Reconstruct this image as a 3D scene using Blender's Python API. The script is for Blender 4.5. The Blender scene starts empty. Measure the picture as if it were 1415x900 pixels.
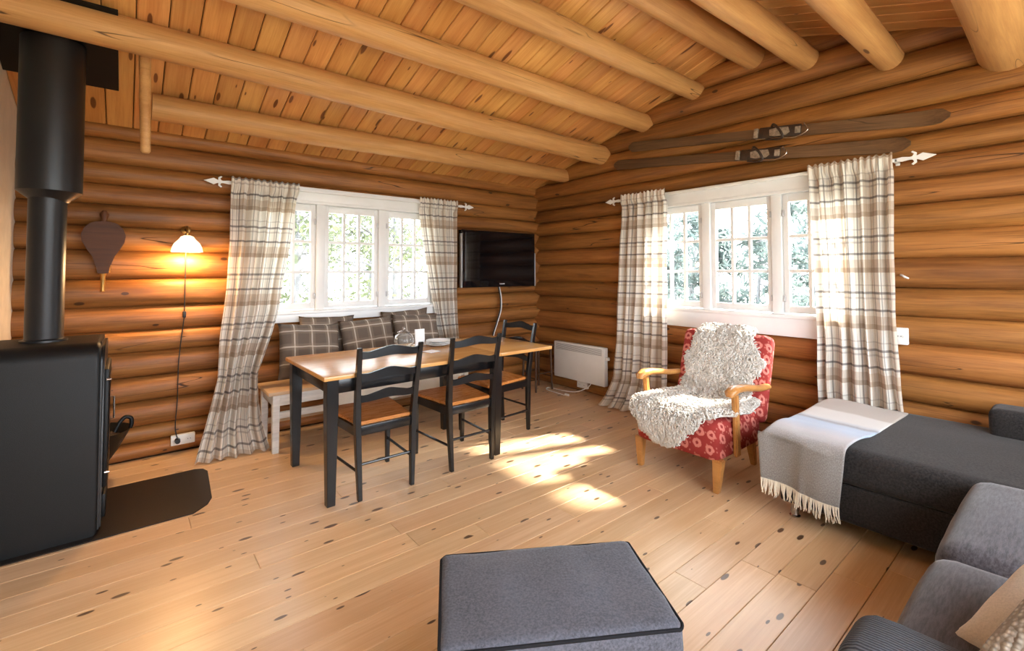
import bpy, bmesh, math, random
from mathutils import Vector, Matrix, noise
R = math.radians
sc = bpy.context.scene
COL = sc.collection

# ---------------------------------------------------------------- camera
F_PX, PPY = 649.26, 355.78
YAW, PITCH, ROLL = 0.885072553, 0.0312036084, -0.00200891396
CAM = Vector((-3.96975525, -4.36074494, 1.345))
fw = Vector((math.cos(YAW)*math.cos(PITCH), math.sin(YAW)*math.cos(PITCH), math.sin(PITCH)))
rt = Vector((math.sin(YAW), -math.cos(YAW), 0)); up = rt.cross(fw)
c_, s_ = math.cos(ROLL), math.sin(ROLL)
rt, up = c_*rt + s_*up, -s_*rt + c_*up
cd = bpy.data.cameras.new('camera'); cam = bpy.data.objects.new('camera', cd); COL.objects.link(cam)
cd.sensor_width = 36; cd.sensor_fit = 'HORIZONTAL'; cd.lens = F_PX/1415*36
cd.shift_y = -(450 - PPY)/1415; cd.clip_start = .05; cd.clip_end = 300
m = Matrix((rt, up, -fw)).transposed().to_4x4(); m.translation = CAM
cam.matrix_world = m; sc.camera = cam

# ---------------------------------------------------------------- world, sun, exposure
w = bpy.data.worlds.new('sky'); sc.world = w; w.use_nodes = True
bg = w.node_tree.nodes['Background']
bg.inputs[0].default_value = (.86, .93, 1, 1); bg.inputs[1].default_value = 9.0
sd = bpy.data.lights.new('sun', 'SUN'); sun = bpy.data.objects.new('sun', sd); COL.objects.link(sun)
sd.energy = 24; sd.angle = R(4); sd.color = (1, .93, .82)
sun.rotation_euler = Vector((-1, .33, -.95)).to_track_quat('-Z', 'Y').to_euler()
def portal(name, loc, d, sx, sy):
    l = bpy.data.lights.new(name, 'AREA'); l.shape = 'RECTANGLE'; l.size = sx; l.size_y = sy
    o = bpy.data.objects.new(name, l); COL.objects.link(o); o.location = loc
    o.rotation_euler = Vector(d).to_track_quat('-Z', 'Y').to_euler(); l.cycles.is_portal = True
portal('daylight_portal', (-2.344, .10, 1.49), (0, -1, 0), 1.75, 1.0)
portal('daylight_portal', (.10, -2.532, 1.49), (-1, 0, 0), 1.75, 1.0)
portal('daylight_portal', (-2.3, -5.36, 1.35), (0, 1, 0), 3.9, 1.7)  # portal at the added front opening, out of view
sc.view_settings.view_transform = 'Standard'; sc.view_settings.look = 'None'
sc.view_settings.gamma = 1; sc.view_settings.use_curve_mapping = False
sc.view_settings.exposure = 0.72

# ---------------------------------------------------------------- mesh helpers
class MB:
    def __init__(s): s.bm = bmesh.new(); s.uv = s.bm.loops.layers.uv.new('UVMap')
    def _t(s, verts, mat):
        for v in verts: v.co = mat @ v.co
    def box(s, c, d, rot=None, bev=0, seg=2):
        r = bmesh.ops.create_cube(s.bm, size=1)['verts']
        for v in r: v.co = Vector((v.co.x*d[0], v.co.y*d[1], v.co.z*d[2]))
        if bev:
            es = list({e for v in r for e in v.link_edges})
            g = bmesh.ops.bevel(s.bm, geom=es, offset=bev, segments=seg, profile=.5, affect='EDGES')
            vs = set(g['verts']); st = list(vs)
            while st:
                v = st.pop()
                for e in v.link_edges:
                    o = e.other_vert(v)
                    if o not in vs: vs.add(o); st.append(o)
            r = list(vs)
        M = Matrix.Translation(Vector(c))
        if rot is not None:
            M = M @ (rot if isinstance(rot, Matrix) else (Matrix.Rotation(rot[2], 4, 'Z') @ Matrix.Rotation(rot[1], 4, 'Y') @ Matrix.Rotation(rot[0], 4, 'X')))
        s._t(r, M); return s
    def span(s, x0, x1, y0, y1, z0, z1, bev=0, seg=2):
        return s.box(((x0+x1)/2, (y0+y1)/2, (z0+z1)/2), (abs(x1-x0), abs(y1-y0), abs(z1-z0)), None, bev, seg)
    def tube(s, pts, r, seg=10, cap=True, flat=None):
        pts = [Vector(p) for p in pts]; n = len(pts)
        rs = r if isinstance(r, (list, tuple)) else [r]*n
        rings = []; prev = None
        for i, p in enumerate(pts):
            t = (pts[min(i+1, n-1)] - pts[max(i-1, 0)]).normalized()
            if prev is None:
                a = t.orthogonal().normalized() if abs(t.z) > .9 else t.cross(Vector((0, 0, 1))).normalized()
            else:
                a = (prev - t*prev.dot(t)).normalized()
            prev = a; b = t.cross(a)
            rings.append([s.bm.verts.new(p + rs[i]*(math.cos(2*math.pi*k/seg)*a + math.sin(2*math.pi*k/seg)*b)) for k in range(seg)])
        for i in range(n-1):
            for k in range(seg):
                s.bm.faces.new((rings[i][k], rings[i][(k+1) % seg], rings[i+1][(k+1) % seg], rings[i+1][k]))
        if cap:
            s.bm.faces.new(rings[0][::-1]); s.bm.faces.new(rings[-1])
        return s
    def cyl(s, p0, p1, r0, r1=None, seg=16): return s.tube([p0, p1], [r0, r0 if r1 is None else r1], seg)
    def lathe(s, prof, c=(0, 0, 0), seg=24, closed=False, M=None):
        M = M or Matrix.Translation(Vector(c)); rings = []
        for r, z in prof:
            rings.append([s.bm.verts.new(M @ Vector((max(r, 1e-4)*math.cos(2*math.pi*k/seg), max(r, 1e-4)*math.sin(2*math.pi*k/seg), z))) for k in range(seg)])
        for i in range(len(rings)-1):
            for k in range(seg):
                s.bm.faces.new((rings[i][k], rings[i][(k+1) % seg], rings[i+1][(k+1) % seg], rings[i+1][k]))
        if closed:
            s.bm.faces.new(rings[0][::-1]); s.bm.faces.new(rings[-1])
        return s
    def prism(s, pts, t0, t1, M=None):
        """outline in local XY, extruded along local Z from t0 to t1, then M"""
        M = M or Matrix.Identity(4)
        a = [s.bm.verts.new(M @ Vector((p[0], p[1], t0))) for p in pts]; b = [s.bm.verts.new(M @ Vector((p[0], p[1], t1))) for p in pts]
        n = len(pts)
        s.bm.faces.new(a[::-1]); s.bm.faces.new(b)
        for k in range(n): s.bm.faces.new((a[k], a[(k+1) % n], b[(k+1) % n], b[k]))
        return s
    def grid(s, f, nu, nv, uvf=None, closeu=False):
        V = [[s.bm.verts.new(f(i/nu, j/nv)) for j in range(nv+1)] for i in range(nu+1)]
        for i in range(nu):
            for j in range(nv):
                try: fc = s.bm.faces.new((V[i][j], V[i+1][j], V[i+1][j+1], V[i][j+1]))
                except ValueError: continue
                for lp, (a, b) in zip(fc.loops, ((i, j), (i+1, j), (i+1, j+1), (i, j+1))):
                    lp[s.uv].uv = uvf(a/nu, b/nv) if uvf else (a/nu, b/nv)
        return s
    def rbox(s, c, d, r, n=8, puff=(0, 0, 0), wr=0, rot=None, seed=0, wf=6):
        """soft block: dense rounded box, faces puffed by `puff`, wrinkled by wr"""
        M = Matrix.Translation(Vector(c))
        if rot: M = M @ Matrix.Rotation(rot[2], 4, 'Z') @ Matrix.Rotation(rot[1], 4, 'Y') @ Matrix.Rotation(rot[0], 4, 'X')
        h = Vector(d)/2; tmp = bmesh.new()
        bmesh.ops.create_cube(tmp, size=2); bmesh.ops.subdivide_edges(tmp, edges=tmp.edges[:], cuts=n, use_grid_fill=True)
        mp = {}
        for v in tmp.verts:
            q = v.co; p = Vector((q.x*h.x, q.y*h.y, q.z*h.z))
            # denser near the rim
            for k in range(3):
                a = q[k]; p[k] = h[k]*(math.copysign(1-(1-abs(a))**1.9, a) if abs(a) < 1 else a)
            cl = Vector([max(-(h[k]-r), min(h[k]-r, p[k])) for k in range(3)])
            dd = p - cl
            if dd.length > 1e-9: p = cl + dd.normalized()*r
            nx, ny, nz = (p.x/h.x, p.y/h.y, p.z/h.z)
            p.z += puff[2]*(1-nx*nx)*(1-ny*ny)*(1 if nz > 0 else -.0)
            p.x += puff[0]*(1-nz*nz)*(1-ny*ny)*math.copysign(1, nx)*abs(nx)**3
            p.y += puff[1]*(1-nx*nx)*(1-nz*nz)*math.copysign(1, ny)*abs(ny)**3
            if wr:
                p += Vector((0, 0, 1))*wr*noise.noise(Vector((p.x*wf, p.y*wf*.6, seed))) + p.normalized()*wr*.5*noise.noise(p*wf*2 + Vector((seed, 3, 1)))
            mp[v] = s.bm.verts.new(M @ p)
        for f in tmp.faces: s.bm.faces.new([mp[v] for v in f.verts])
        tmp.free(); return s
    def build(s, name, mat=None, parent=None, loc=(0, 0, 0), rot=(0, 0, 0), smooth=35, normals=True):
        if normals: bmesh.ops.recalc_face_normals(s.bm, faces=s.bm.faces[:])
        me = bpy.data.meshes.new(name); s.bm.to_mesh(me); s.bm.free()
        return link(name, me, mat, parent, loc, rot, smooth)
def link(name, me, mat=None, parent=None, loc=(0, 0, 0), rot=(0, 0, 0), smooth=35):
    if mat and not me.materials: me.materials.append(mat)
    if smooth and me.polygons:
        me.polygons.foreach_set('use_smooth', [True]*len(me.polygons))
        if smooth < 180: me.set_sharp_from_angle(angle=R(smooth))
    o = bpy.data.objects.new(name, me); COL.objects.link(o)
    o.location = loc; o.rotation_euler = rot; o.parent = parent
    return o
def tag(o, label=None, cat=None, group=None, kind=None):
    if label: o['label'] = label
    if cat: o['category'] = cat
    if group: o['group'] = group
    if kind: o['kind'] = kind
    return o
def root(name, label, cat, loc=(0, 0, 0), rz=0, group=None):
    o = bpy.data.objects.new(name, None); COL.objects.link(o); o.empty_display_size = .1
    o.location = loc; o.rotation_euler = (0, 0, rz); return tag(o, label, cat, group)
def struct(name, loc=(0, 0, 0), rz=0, me=None):
    o = bpy.data.objects.new(name, me); COL.objects.link(o); o.location = loc; o.rotation_euler = (0, 0, rz); o['kind'] = 'structure'; return o
def copy_tree(o, parent=None):
    c = o.copy(); COL.objects.link(c); c.parent = parent
    for ch in o.children: copy_tree(ch, c)
    return c

# ---------------------------------------------------------------- materials
MATS = {}
class NT:
    def __init__(s, name):
        s.m = bpy.data.materials.new(name); s.m.use_nodes = True; s.t = s.m.node_tree; s.p = s.t.nodes['Principled BSDF']; s.out = s.t.nodes['Material Output']; MATS[name] = s.m
    def n(s, typ, **kw):
        nd = s.t.nodes.new(typ)
        for k, v in kw.items(): setattr(nd, k, v)
        return nd
    def l(s, a, b): s.t.links.new(a, b); return b
    def val(s, x, sock):
        if isinstance(x, (int, float)): sock.default_value = x
        else: s.l(x, sock)
    def math(s, op, a, b=0, c=None, clamp=False):
        nd = s.n('ShaderNodeMath', operation=op, use_clamp=clamp); s.val(a, nd.inputs[0]); s.val(b, nd.inputs[1])
        if c is not None: s.val(c, nd.inputs[2])
        return nd.outputs[0]
    def mix(s, f, a, b, blend='MIX'):
        nd = s.n('ShaderNodeMix', data_type='RGBA', blend_type=blend); s.val(f, nd.inputs[0])
        for x, k in ((a, 6), (b, 7)):
            if isinstance(x, tuple): nd.inputs[k].default_value = x if len(x) == 4 else (*x, 1)
            else: s.l(x, nd.inputs[k])
        return nd.outputs[2]
    def ramp(s, f, stops, interp='LINEAR'):
        nd = s.n('ShaderNodeValToRGB'); s.l(f, nd.inputs[0]); nd.color_ramp.interpolation = interp; e = nd.color_ramp.elements
        while len(e) < len(stops): e.new(.5)
        for q, (p, col) in zip(e, stops): q.position = p; q.color = col if len(col) == 4 else (*col, 1)
        return nd.outputs[0]
    def step(s, x, a, b):
        nd = s.n('ShaderNodeMapRange', interpolation_type='SMOOTHSTEP'); s.l(x, nd.inputs[0]); nd.inputs[1].default_value = a; nd.inputs[2].default_value = b; return nd.outputs[0]
    def coord(s, kind='Object'): return s.n('ShaderNodeTexCoord').outputs[kind]
    def mapv(s, v, sc_, off=None):
        nd = s.n('ShaderNodeVectorMath', operation='MULTIPLY'); s.l(v, nd.inputs[0]); nd.inputs[1].default_value = sc_; o = nd.outputs[0]
        if off is not None:
            ad = s.n('ShaderNodeVectorMath', operation='ADD'); s.l(o, ad.inputs[0]); s.l(off, ad.inputs[1]); o = ad.outputs[0]
        return o
    def noise(s, v, scale, det=3, rough=.5, dist=0):
        nd = s.n('ShaderNodeTexNoise'); s.l(v, nd.inputs['Vector']); nd.inputs['Scale'].default_value = scale; nd.inputs['Detail'].default_value = det; nd.inputs['Roughness'].default_value = rough; nd.inputs['Distortion'].default_value = dist
        return nd.outputs['Fac']
    def vor(s, v, scale, rnd=1, feat='F1', dims='3D'):
        nd = s.n('ShaderNodeTexVoronoi', feature=feat, voronoi_dimensions=dims); s.l(v, nd.inputs['Vector']); nd.inputs['Scale'].default_value = scale; nd.inputs['Randomness'].default_value = rnd
        return nd
    def bump(s, h, strength=.3, dist=.01):
        nd = s.n('ShaderNodeBump'); s.l(h, nd.inputs['Height']); nd.inputs['Strength'].default_value = strength; nd.inputs['Distance'].default_value = dist
        s.l(nd.outputs[0], s.p.inputs['Normal']); return nd
    def set(s, col=None, rough=None, metal=None, spec=None, **kw):
        if col is not None:
            if isinstance(col, tuple): s.p.inputs['Base Color'].default_value = (*col[:3], 1)
            else: s.l(col, s.p.inputs['Base Color'])
        if rough is not None: s.val(rough, s.p.inputs['Roughness'])
        if metal is not None: s.p.inputs['Metallic'].default_value = metal
        if spec is not None: s.p.inputs['Specular IOR Level'].default_value = spec
        for k, v in kw.items(): s.p.inputs[k].default_value = v
        return s.m
def rnd_off(t, k=37.0):
    oi = t.n('ShaderNodeObjectInfo'); c = t.n('ShaderNodeCombineXYZ')
    for i, q in enumerate((1, 1.7, .6)): t.l(t.math('MULTIPLY', oi.outputs['Random'], k*q), c.inputs[i])
    return c.outputs[0], oi.outputs['Random']
def wood(name, c_lo, c_hi, c_knot, knot=(1.6, 6.0, 6.0, .075, .45), rough=.45, cracks=0.0, vary=.25, bumps=.25, grain=(1.0, 16, 16), huev=.0, dims='3D', coat=0, spec=.4, band=.5):
    t = NT(name); off, rnd = rnd_off(t); co = t.coord('Object')
    g = t.noise(t.mapv(co, grain, off), 1.6, 5, .6, .6)
    fine = t.noise(t.mapv(co, (grain[0]*2.0, grain[1]*5, grain[2]*5), off), 2.0, 3, .6)
    big = t.noise(t.mapv(co, (.6, 3.5, 3.5), off), 1.0, 2)
    f = t.math('ADD', t.math('MULTIPLY', g, .55), t.math('MULTIPLY', big, band))
    f = t.math('ADD', f, t.math('MULTIPLY', t.math('SUBTRACT', fine, .5), .35))
    col = t.mix(t.step(f, .28, .78), c_lo, c_hi)
    # knots
    kv = t.mapv(co, knot[:3], off); wv = t.vor(kv, 1.0, 1.0, dims=dims)
    d = t.math('ADD', wv.outputs['Distance'], t.math('MULTIPLY', t.math('SUBTRACT', fine, .5), .03))
    sep = t.n('ShaderNodeSeparateColor'); t.l(wv.outputs['Color'], sep.inputs[0])
    size = t.math('MULTIPLY', t.math('SUBTRACT', sep.outputs[0], knot[4]), knot[3]*2.0)
    size = t.math('MAXIMUM', size, 0.0001)
    k = t.math('SUBTRACT', 1.0, t.math('DIVIDE', d, size), clamp=True)
    kk = t.step(k, 0.02, .3)
    halo = t.math('SUBTRACT', 1.0, t.math('DIVIDE', d, t.math('MULTIPLY', size, 2.6)), clamp=True)
    col = t.mix(t.math('MULTIPLY', halo, .35), col, c_lo); col = t.mix(t.math('MULTIPLY', kk, .9), col, c_knot)
    h = t.math('ADD', t.math('MULTIPLY', g, .6), t.math('MULTIPLY', fine, .5))
    if cracks:
        cn = t.noise(t.mapv(co, (.35, 5.5, 5.5), off), 1.0, 2, .55, .15)
        ln = t.math('ABSOLUTE', t.math('SUBTRACT', cn, .56)); ck = t.math('SUBTRACT', 1.0, t.step(ln, .0, .0042))
        msk = t.step(t.noise(t.mapv(co, (.9, 2, 2), off), 1.0, 1), .47, .58)
        ck = t.math('MULTIPLY', ck, msk); col = t.mix(t.math('MULTIPLY', ck, cracks), col, tuple(x*.35 for x in c_knot)); h = t.math('SUBTRACT', h, t.math('MULTIPLY', ck, 3.0))
    hs = t.n('ShaderNodeHueSaturation'); t.l(col, hs.inputs['Color'])
    t.l(t.math('ADD', 1.0 - vary/2, t.math('MULTIPLY', rnd, vary)), hs.inputs['Value'])
    if huev: t.l(t.math('ADD', .5 - huev/2, t.math('MULTIPLY', t.math('FRACT', t.math('MULTIPLY', rnd, 7.31)), huev)), hs.inputs['Hue'])
    t.bump(h, bumps, .004)
    return t.set(hs.outputs[0], t.math('ADD', rough - .06, t.math('MULTIPLY', fine, .12)), spec=spec, **({'Coat Weight': coat, 'Coat Roughness': .15} if coat else {}))
LOG = wood('log_wood', (.15, .052, .0115), (.41, .168, .042), (.04, .013, .004), (3.6, 7, 7, .12, .4), .5, .9, .28, .4, huev=.005)
BEAM = wood('beam_wood', (.44, .205, .066), (.66, .365, .14), (.12, .045, .015), (1.3, 5, 5, .09, .5), .5, .9, .12, .3)
CEIL = wood('ceiling_pine', (.50, .205, .052), (.71, .375, .125), (.13, .04, .012), (1.9, 8.5, 1, .12, .3), .45, 0, .22, .15, (1.0, 14, 1), .012, '2D')
FLOOR = wood('floor_pine', (.64, .405, .21), (.84, .62, .39), (.055, .02, .007), (3.6, 10, 1, .11, .3), .33, 0, .16, .10, (.8, 15, 1), .008, '2D', spec=.75, band=.35)
TABLEW = wood('table_oak', (.47, .215, .06), (.66, .36, .125), (.2, .09, .03), (1.0, 6, 1, .04, .8), .22, 0, .1, .06, (1.0, 12, 4), spec=.5)
SEATW = wood('seat_oak', (.40, .135, .03), (.58, .235, .062), (.2, .09, .03), (1.0, 6, 1, .04, .8), .28, 0, .1, .06, (1.5, 14, 4), spec=.5)
ARMW = wood('beech_wood', (.40, .17, .045), (.58, .28, .085), (.2, .09, .03), (1, 4, 4, .03, .8), .3, 0, .08, .05, (3, 14, 14))
DARKW = wood('dark_brown_wood', (.045, .02, .009), (.10, .045, .02), (.02, .01, .005), (1, 4, 4, .03, .8), .4, 0, .1, .1)
SKIW = wood('old_ski_wood', (.06, .03, .014), (.19, .10, .045), (.03, .015, .008), (.8, 6, 6, .05, .7), .55, .6, .1, .3)
BENCHW = wood('bench_pine', (.52, .35, .21), (.70, .50, .32), (.22, .1, .04), (1.5, 6, 1, .06, .6), .45, 0, .1, .1, (1, 12, 4))
BELLW = wood('bellows_wood', (.055, .017, .005), (.115, .036, .010), (.03, .01, .004), (1, 4, 4, .03, .8), .6, 0, .1, .1)
def plain(name, col, rough=.5, metal=0, spec=.5, nz=None, bump=None, nscale=(1, 1, 1), coord='Object', **kw):
    t = NT(name)
    if nz or bump:
        f = t.noise(t.mapv(t.coord(coord), nscale), (nz or bump)[0], 4, .6)
        c = t.mix(t.step(f, .3, .7), tuple(x*(1-(nz[1] if nz else 0)) for x in col), tuple(min(1, x*(1+(nz[1] if nz else 0))) for x in col))
        if bump: t.bump(f, bump[1], .003)
    else: c = col
    return t.set(c, rough, metal, spec, **kw)
WHITE = plain('white_painted_wood', (.80, .80, .79), .35, nz=(3, .03), bump=(40, .03))
BWHITE = plain('worn_white_paint', (.70, .68, .65), .5, nz=(6, .12), nscale=(1, 6, 6))
BLACKP = plain('black_satin_paint', (.0065, .006, .0065), .26, nz=(5, .25), bump=(60, .05))
IRON = plain('black_stove_enamel', (.004, .004, .0042), .5, spec=.3, nz=(300, .5), bump=(400, .25))
PIPE = plain('grey_black_flue_paint', (.007, .007, .008), .36, nz=(300, .3), bump=(400, .1))
HEARTH = plain('dark_hearth_steel', (.018, .0135, .011), .42, spec=.3, nz=(250, .35), bump=(300, .15))
STEEL = plain('brushed_steel', (.55, .55, .55), .25, 1, nz=(30, .05))
BRASS = plain('aged_brass', (.40, .24, .08), .35, 1, nz=(20, .15))
PLASTIC = plain('white_plastic', (.78, .77, .74), .4, nz=(4, .03))
TVB = plain('gloss_black_plastic', (.005, .005, .006), .08, nz=(4, .2))
TVS = plain('dark_screen_glass', (.004, .004, .005), .06, nz=(2, .2))
SILVER = plain('silver_plastic', (.55, .55, .56), .3, .4, nz=(8, .05))
PLASTER = plain('cream_plaster', (.70, .62, .52), .8, nz=(9, .06), bump=(45, .25))
RUBBER = plain('black_cord', (.012, .012, .012), .5, nz=(10, .2))
LEATHER = plain('dark_leather', (.035, .018, .012), .45, nz=(30, .4), bump=(60, .4))
RUST = plain('grey_worn_metal', (.36, .30, .24), .6, .5, nz=(40, .35), bump=(60, .3))
CERAMIC = plain('white_ceramic', (.82, .82, .82), .15, nz=(5, .02))
PAPER = plain('white_paper', (.85, .85, .86), .7, nz=(5, .02))
SUBFLOOR = plain('dark_subfloor', (.10, .05, .02), .8, nz=(5, .2))
def cloth(name, col, var=.25, sc_=(220, 220, 220), rough=.9, bump=.4, sheen=.3, streak=None):
    t = NT(name); co = t.coord('Object')
    f = t.noise(t.mapv(co, sc_), 1, 3, .7); b = t.noise(t.mapv(co, streak or (5, 5, 5)), 1, 3)
    c = t.mix(t.step(f, .25, .75), tuple(x*(1-var) for x in col), tuple(min(1, x*(1+var)) for x in col))
    c = t.mix(t.math('MULTIPLY', t.step(b, .3, .75), .35), c, tuple(min(1, x*1.45) for x in col))
    t.bump(f, bump, .002)
    return t.set(c, rough, spec=.2, **{'Sheen Weight': sheen, 'Sheen Roughness': .4})
SOFA = cloth('charcoal_sofa_cloth', (.022, .0195, .019), .6, (110, 110, 110), sheen=.12)
SEATC = cloth('grey_violet_seat_cloth', (.060, .055, .063), .5, (22, 120, 120), sheen=.2)
OTTO = cloth('slate_blue_wool', (.072, .074, .092), .45, (150, 150, 150), sheen=.2)
CREAM = cloth('cream_throw_cloth', (.72, .66, .58), .08)
BEIGE = cloth('beige_velvet', (.52, .455, .38), .15)
PIPING = cloth('charcoal_piping', (.008, .008, .010), .2, sheen=.0)
def corduroy():
    t = NT('blue_grey_corduroy'); co = t.coord('Object'); wv = t.n('ShaderNodeTexWave', wave_type='BANDS', bands_direction='X'); t.l(co, wv.inputs['Vector']); wv.inputs['Scale'].default_value = 38; wv.inputs['Distortion'].default_value = .6
    f = wv.outputs['Fac']; n = t.noise(t.mapv(co, (200, 200, 200)), 1, 2)
    c = t.mix(t.math('ADD', t.math('MULTIPLY', f, .7), t.math('MULTIPLY', n, .3)), (.015, .016, .022), (.13, .14, .165)); t.bump(f, .8, .004)
    return t.set(c, .9, spec=.2)
CORD = corduroy()
def knit():
    t = NT('chunky_cream_knit'); co = t.coord('Object'); v = t.vor(t.mapv(co, (70, 130, 90)), 1, .6)
    c = t.mix(t.step(v.outputs['Distance'], .1, .6), (.62, .58, .52), (.30, .27, .235)); t.bump(v.outputs['Distance'], 1.0, -.006)
    return t.set(c, .95, spec=.1)
KNIT = knit()
def fur():
    t = NT('white_sheepskin'); co = t.coord('Object'); n = t.noise(t.mapv(co, (60, 60, 60)), 1, 3, .6)
    return t.set(t.mix(n, (.52, .48, .42), (.72, .69, .65)), .95, spec=.05, **{'Sheen Weight': .3})
FUR = fur()
def stripe(t, x, period, off, width, soft=.003):
    f = t.math('MULTIPLY', t.math('FRACT', t.math('DIVIDE', t.math('ADD', x, off), period)), period)
    d = t.math('ABSOLUTE', t.math('SUBTRACT', f, width/2 + soft))
    return t.math('SUBTRACT', 1.0, t.step(d, width/2, width/2 + soft))
def plaid_curtain():
    t = NT('cream_plaid_curtain'); sp = t.n('ShaderNodeSeparateXYZ'); t.l(t.coord('UV'), sp.inputs[0]); u, v = sp.outputs[0], sp.outputs[1]
    P = .38
    slub = t.noise(t.mapv(t.coord('UV'), (40, 400, 1)), 1, 2); base = t.mix(slub, (.80, .75, .67), (.88, .84, .77)); c = base
    for x in (u, v):
        for off, wd, a, cc in ((.00, .085, .42, (.40, .25, .13)), (.0, .03, .45, (.28, .17, .09)), (-.12, .012, .78, (.09, .075, .075)), (-.20, .01, .45, (.25, .2, .18)), (-.235, .013, .75, (.10, .085, .085)), (-.29, .006, .4, (.25, .2, .18))):
            c = t.mix(t.math('MULTIPLY', stripe(t, x, P, off, wd), a*(.8 if x is u else .9)), c, cc)
    t.set(c, .95, spec=.1)
    tr = t.n('ShaderNodeBsdfTranslucent'); t.l(c, tr.inputs[0]); mx = t.n('ShaderNodeMixShader'); mx.inputs[0].default_value = .28
    t.l(t.p.outputs[0], mx.inputs[1]); t.l(tr.outputs[0], mx.inputs[2]); t.l(mx.outputs[0], t.out.inputs[0]); return t.m
CURT = plaid_curtain()
def plaid_cushion():
    t = NT('brown_plaid_wool'); sp = t.n('ShaderNodeSeparateXYZ'); t.l(t.coord('UV'), sp.inputs[0]); u, v = sp.outputs[0], sp.outputs[1]
    n = t.noise(t.mapv(t.coord('UV'), (240, 240, 1)), 1, 3); c = t.mix(n, (.10, .075, .058), (.20, .16, .13))
    for x in (u, v):
        c = t.mix(t.math('MULTIPLY', stripe(t, x, .135, .05, .045, .006), .28), c, (.30, .24, .19))
        c = t.mix(t.math('MULTIPLY', stripe(t, x, .135, .03, .007, .004), .7), c, (.62, .55, .46))
    t.bump(n, .3, .002); return t.set(c, .95, spec=.1)
CUSH = plaid_cushion()
def floral():
    t = NT('red_floral_upholstery'); co = t.coord('Object')
    sx = t.n('ShaderNodeSeparateXYZ'); t.l(co, sx.inputs[0]); q = t.n('ShaderNodeCombineXYZ')
    t.l(t.math('ADD', sx.outputs[0], t.math('MULTIPLY', sx.outputs[1], .8)), q.inputs[0]); t.l(t.math('ADD', sx.outputs[2], t.math('MULTIPLY', sx.outputs[1], .55)), q.inputs[1])
    v = t.vor(t.mapv(q.outputs[0], (11.5, 11.5, 1)), 1, .35, dims='2D'); n = t.noise(t.mapv(co, (60, 60, 60)), 1, 2)
    d = t.math('ADD', v.outputs['Distance'], t.math('MULTIPLY', t.math('SUBTRACT', n, .5), .22))
    c = t.mix(t.math('SUBTRACT', 1.0, t.step(d, .30, .36)), (.30, .035, .03), (.60, .20, .16)); c = t.mix(t.math('SUBTRACT', 1.0, t.step(d, .10, .15)), c, (.26, .03, .03))
    v2 = t.vor(t.mapv(q.outputs[0], (27, 27, 1)), 1, .9, dims='2D'); c = t.mix(t.math('MULTIPLY', t.math('SUBTRACT', 1.0, t.step(v2.outputs['Distance'], .1, .2)), .55), c, (.58, .22, .17))
    t.bump(n, .2, .002); return t.set(c, .85, spec=.2)
FLORAL = floral()
def blanket():
    t = NT('banded_wool_throw'); sp = t.n('ShaderNodeSeparateXYZ'); uv = t.coord('UV'); t.l(uv, sp.inputs[0])
    n = t.noise(t.mapv(uv, (90, 160, 1)), 1, 3, .7); x = t.math('ADD', sp.outputs[1], t.math('MULTIPLY', t.math('SUBTRACT', t.noise(t.mapv(uv, (4, 4, 1)), 1, 2), .5), .05))
    c = t.ramp(x, [(0, (.20, .18, .165)), (.20, (.22, .20, .185)), (.31, (.42, .40, .43)), (.40, (.33, .42, .57)), (.52, (.35, .46, .62)), (.55, (.22, .22, .27)), (.575, (.46, .49, .55)), (.60, (.60, .60, .59)), (.74, (.60, .59, .57)), (.77, (.40, .35, .30)), (1, (.36, .31, .265))])
    c = t.mix(t.math('MULTIPLY', t.step(n, .35, .75), .3), c, (.62, .6, .58)); t.bump(n, .6, .004)
    return t.set(c, .95, spec=.1, **{'Sheen Weight': .3})
BLANK = blanket()
FRINGE = cloth('cream_wool_fringe', (.74, .66, .54), .12)
def pane_glass():
    t = NT('window_glass'); tr = t.n('ShaderNodeBsdfTransparent'); tr.inputs[0].default_value = (.97, .98, .98, 1); gl = t.n('ShaderNodeBsdfGlossy'); gl.inputs['Roughness'].default_value = .03
    fr = t.n('ShaderNodeFresnel'); fr.inputs[0].default_value = 1.2; mx = t.n('ShaderNodeMixShader'); t.l(fr.outputs[0], mx.inputs[0]); t.l(tr.outputs[0], mx.inputs[1]); t.l(gl.outputs[0], mx.inputs[2]); t.l(mx.outputs[0], t.out.inputs[0]); return t.m
GLASS = pane_glass()
def jar_glass():
    t = NT('clear_table_glass'); t.set((.95, .97, .97), .03, **{'Transmission Weight': .95, 'IOR': 1.3}); return t.m
JAR = jar_glass()
def emit(name, col, st):
    t = NT(name); t.set(col, .4, **{'Emission Color': (*col, 1), 'Emission Strength': st}); return t.m
BULB = emit('warm_bulb', (1, .72, .40), 40)
def shade():
    t = NT('opal_lamp_glass'); t.set((.95, .86, .70), .25, **{'Emission Color': (1, .80, .52, 1), 'Emission Strength': 1.1}); return t.m
SHADE = shade()
def leafmat(name, a, b):
    t = NT(name); oi = t.n('ShaderNodeObjectInfo'); n = t.noise(t.mapv(t.coord('Object'), (2, 2, 2)), 1.5, 3); c = t.mix(n, a, b); t.set(c, .7, spec=.2)
    tr = t.n('ShaderNodeBsdfTranslucent'); t.l(c, tr.inputs[0]); mx = t.n('ShaderNodeMixShader'); mx.inputs[0].default_value = .5; t.l(t.p.outputs[0], mx.inputs[1]); t.l(tr.outputs[0], mx.inputs[2]); t.l(mx.outputs[0], t.out.inputs[0]); return t.m
LEAF = leafmat('pale_green_leaves', (.09, .11, .06), (.18, .20, .12))
NEEDLE = leafmat('blue_green_needles', (.075, .105, .10), (.17, .205, .195))
BARK = plain('grey_bark', (.17, .165, .17), .9, nz=(8, .5), bump=(20, .5), nscale=(1, 1, .3))
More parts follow.
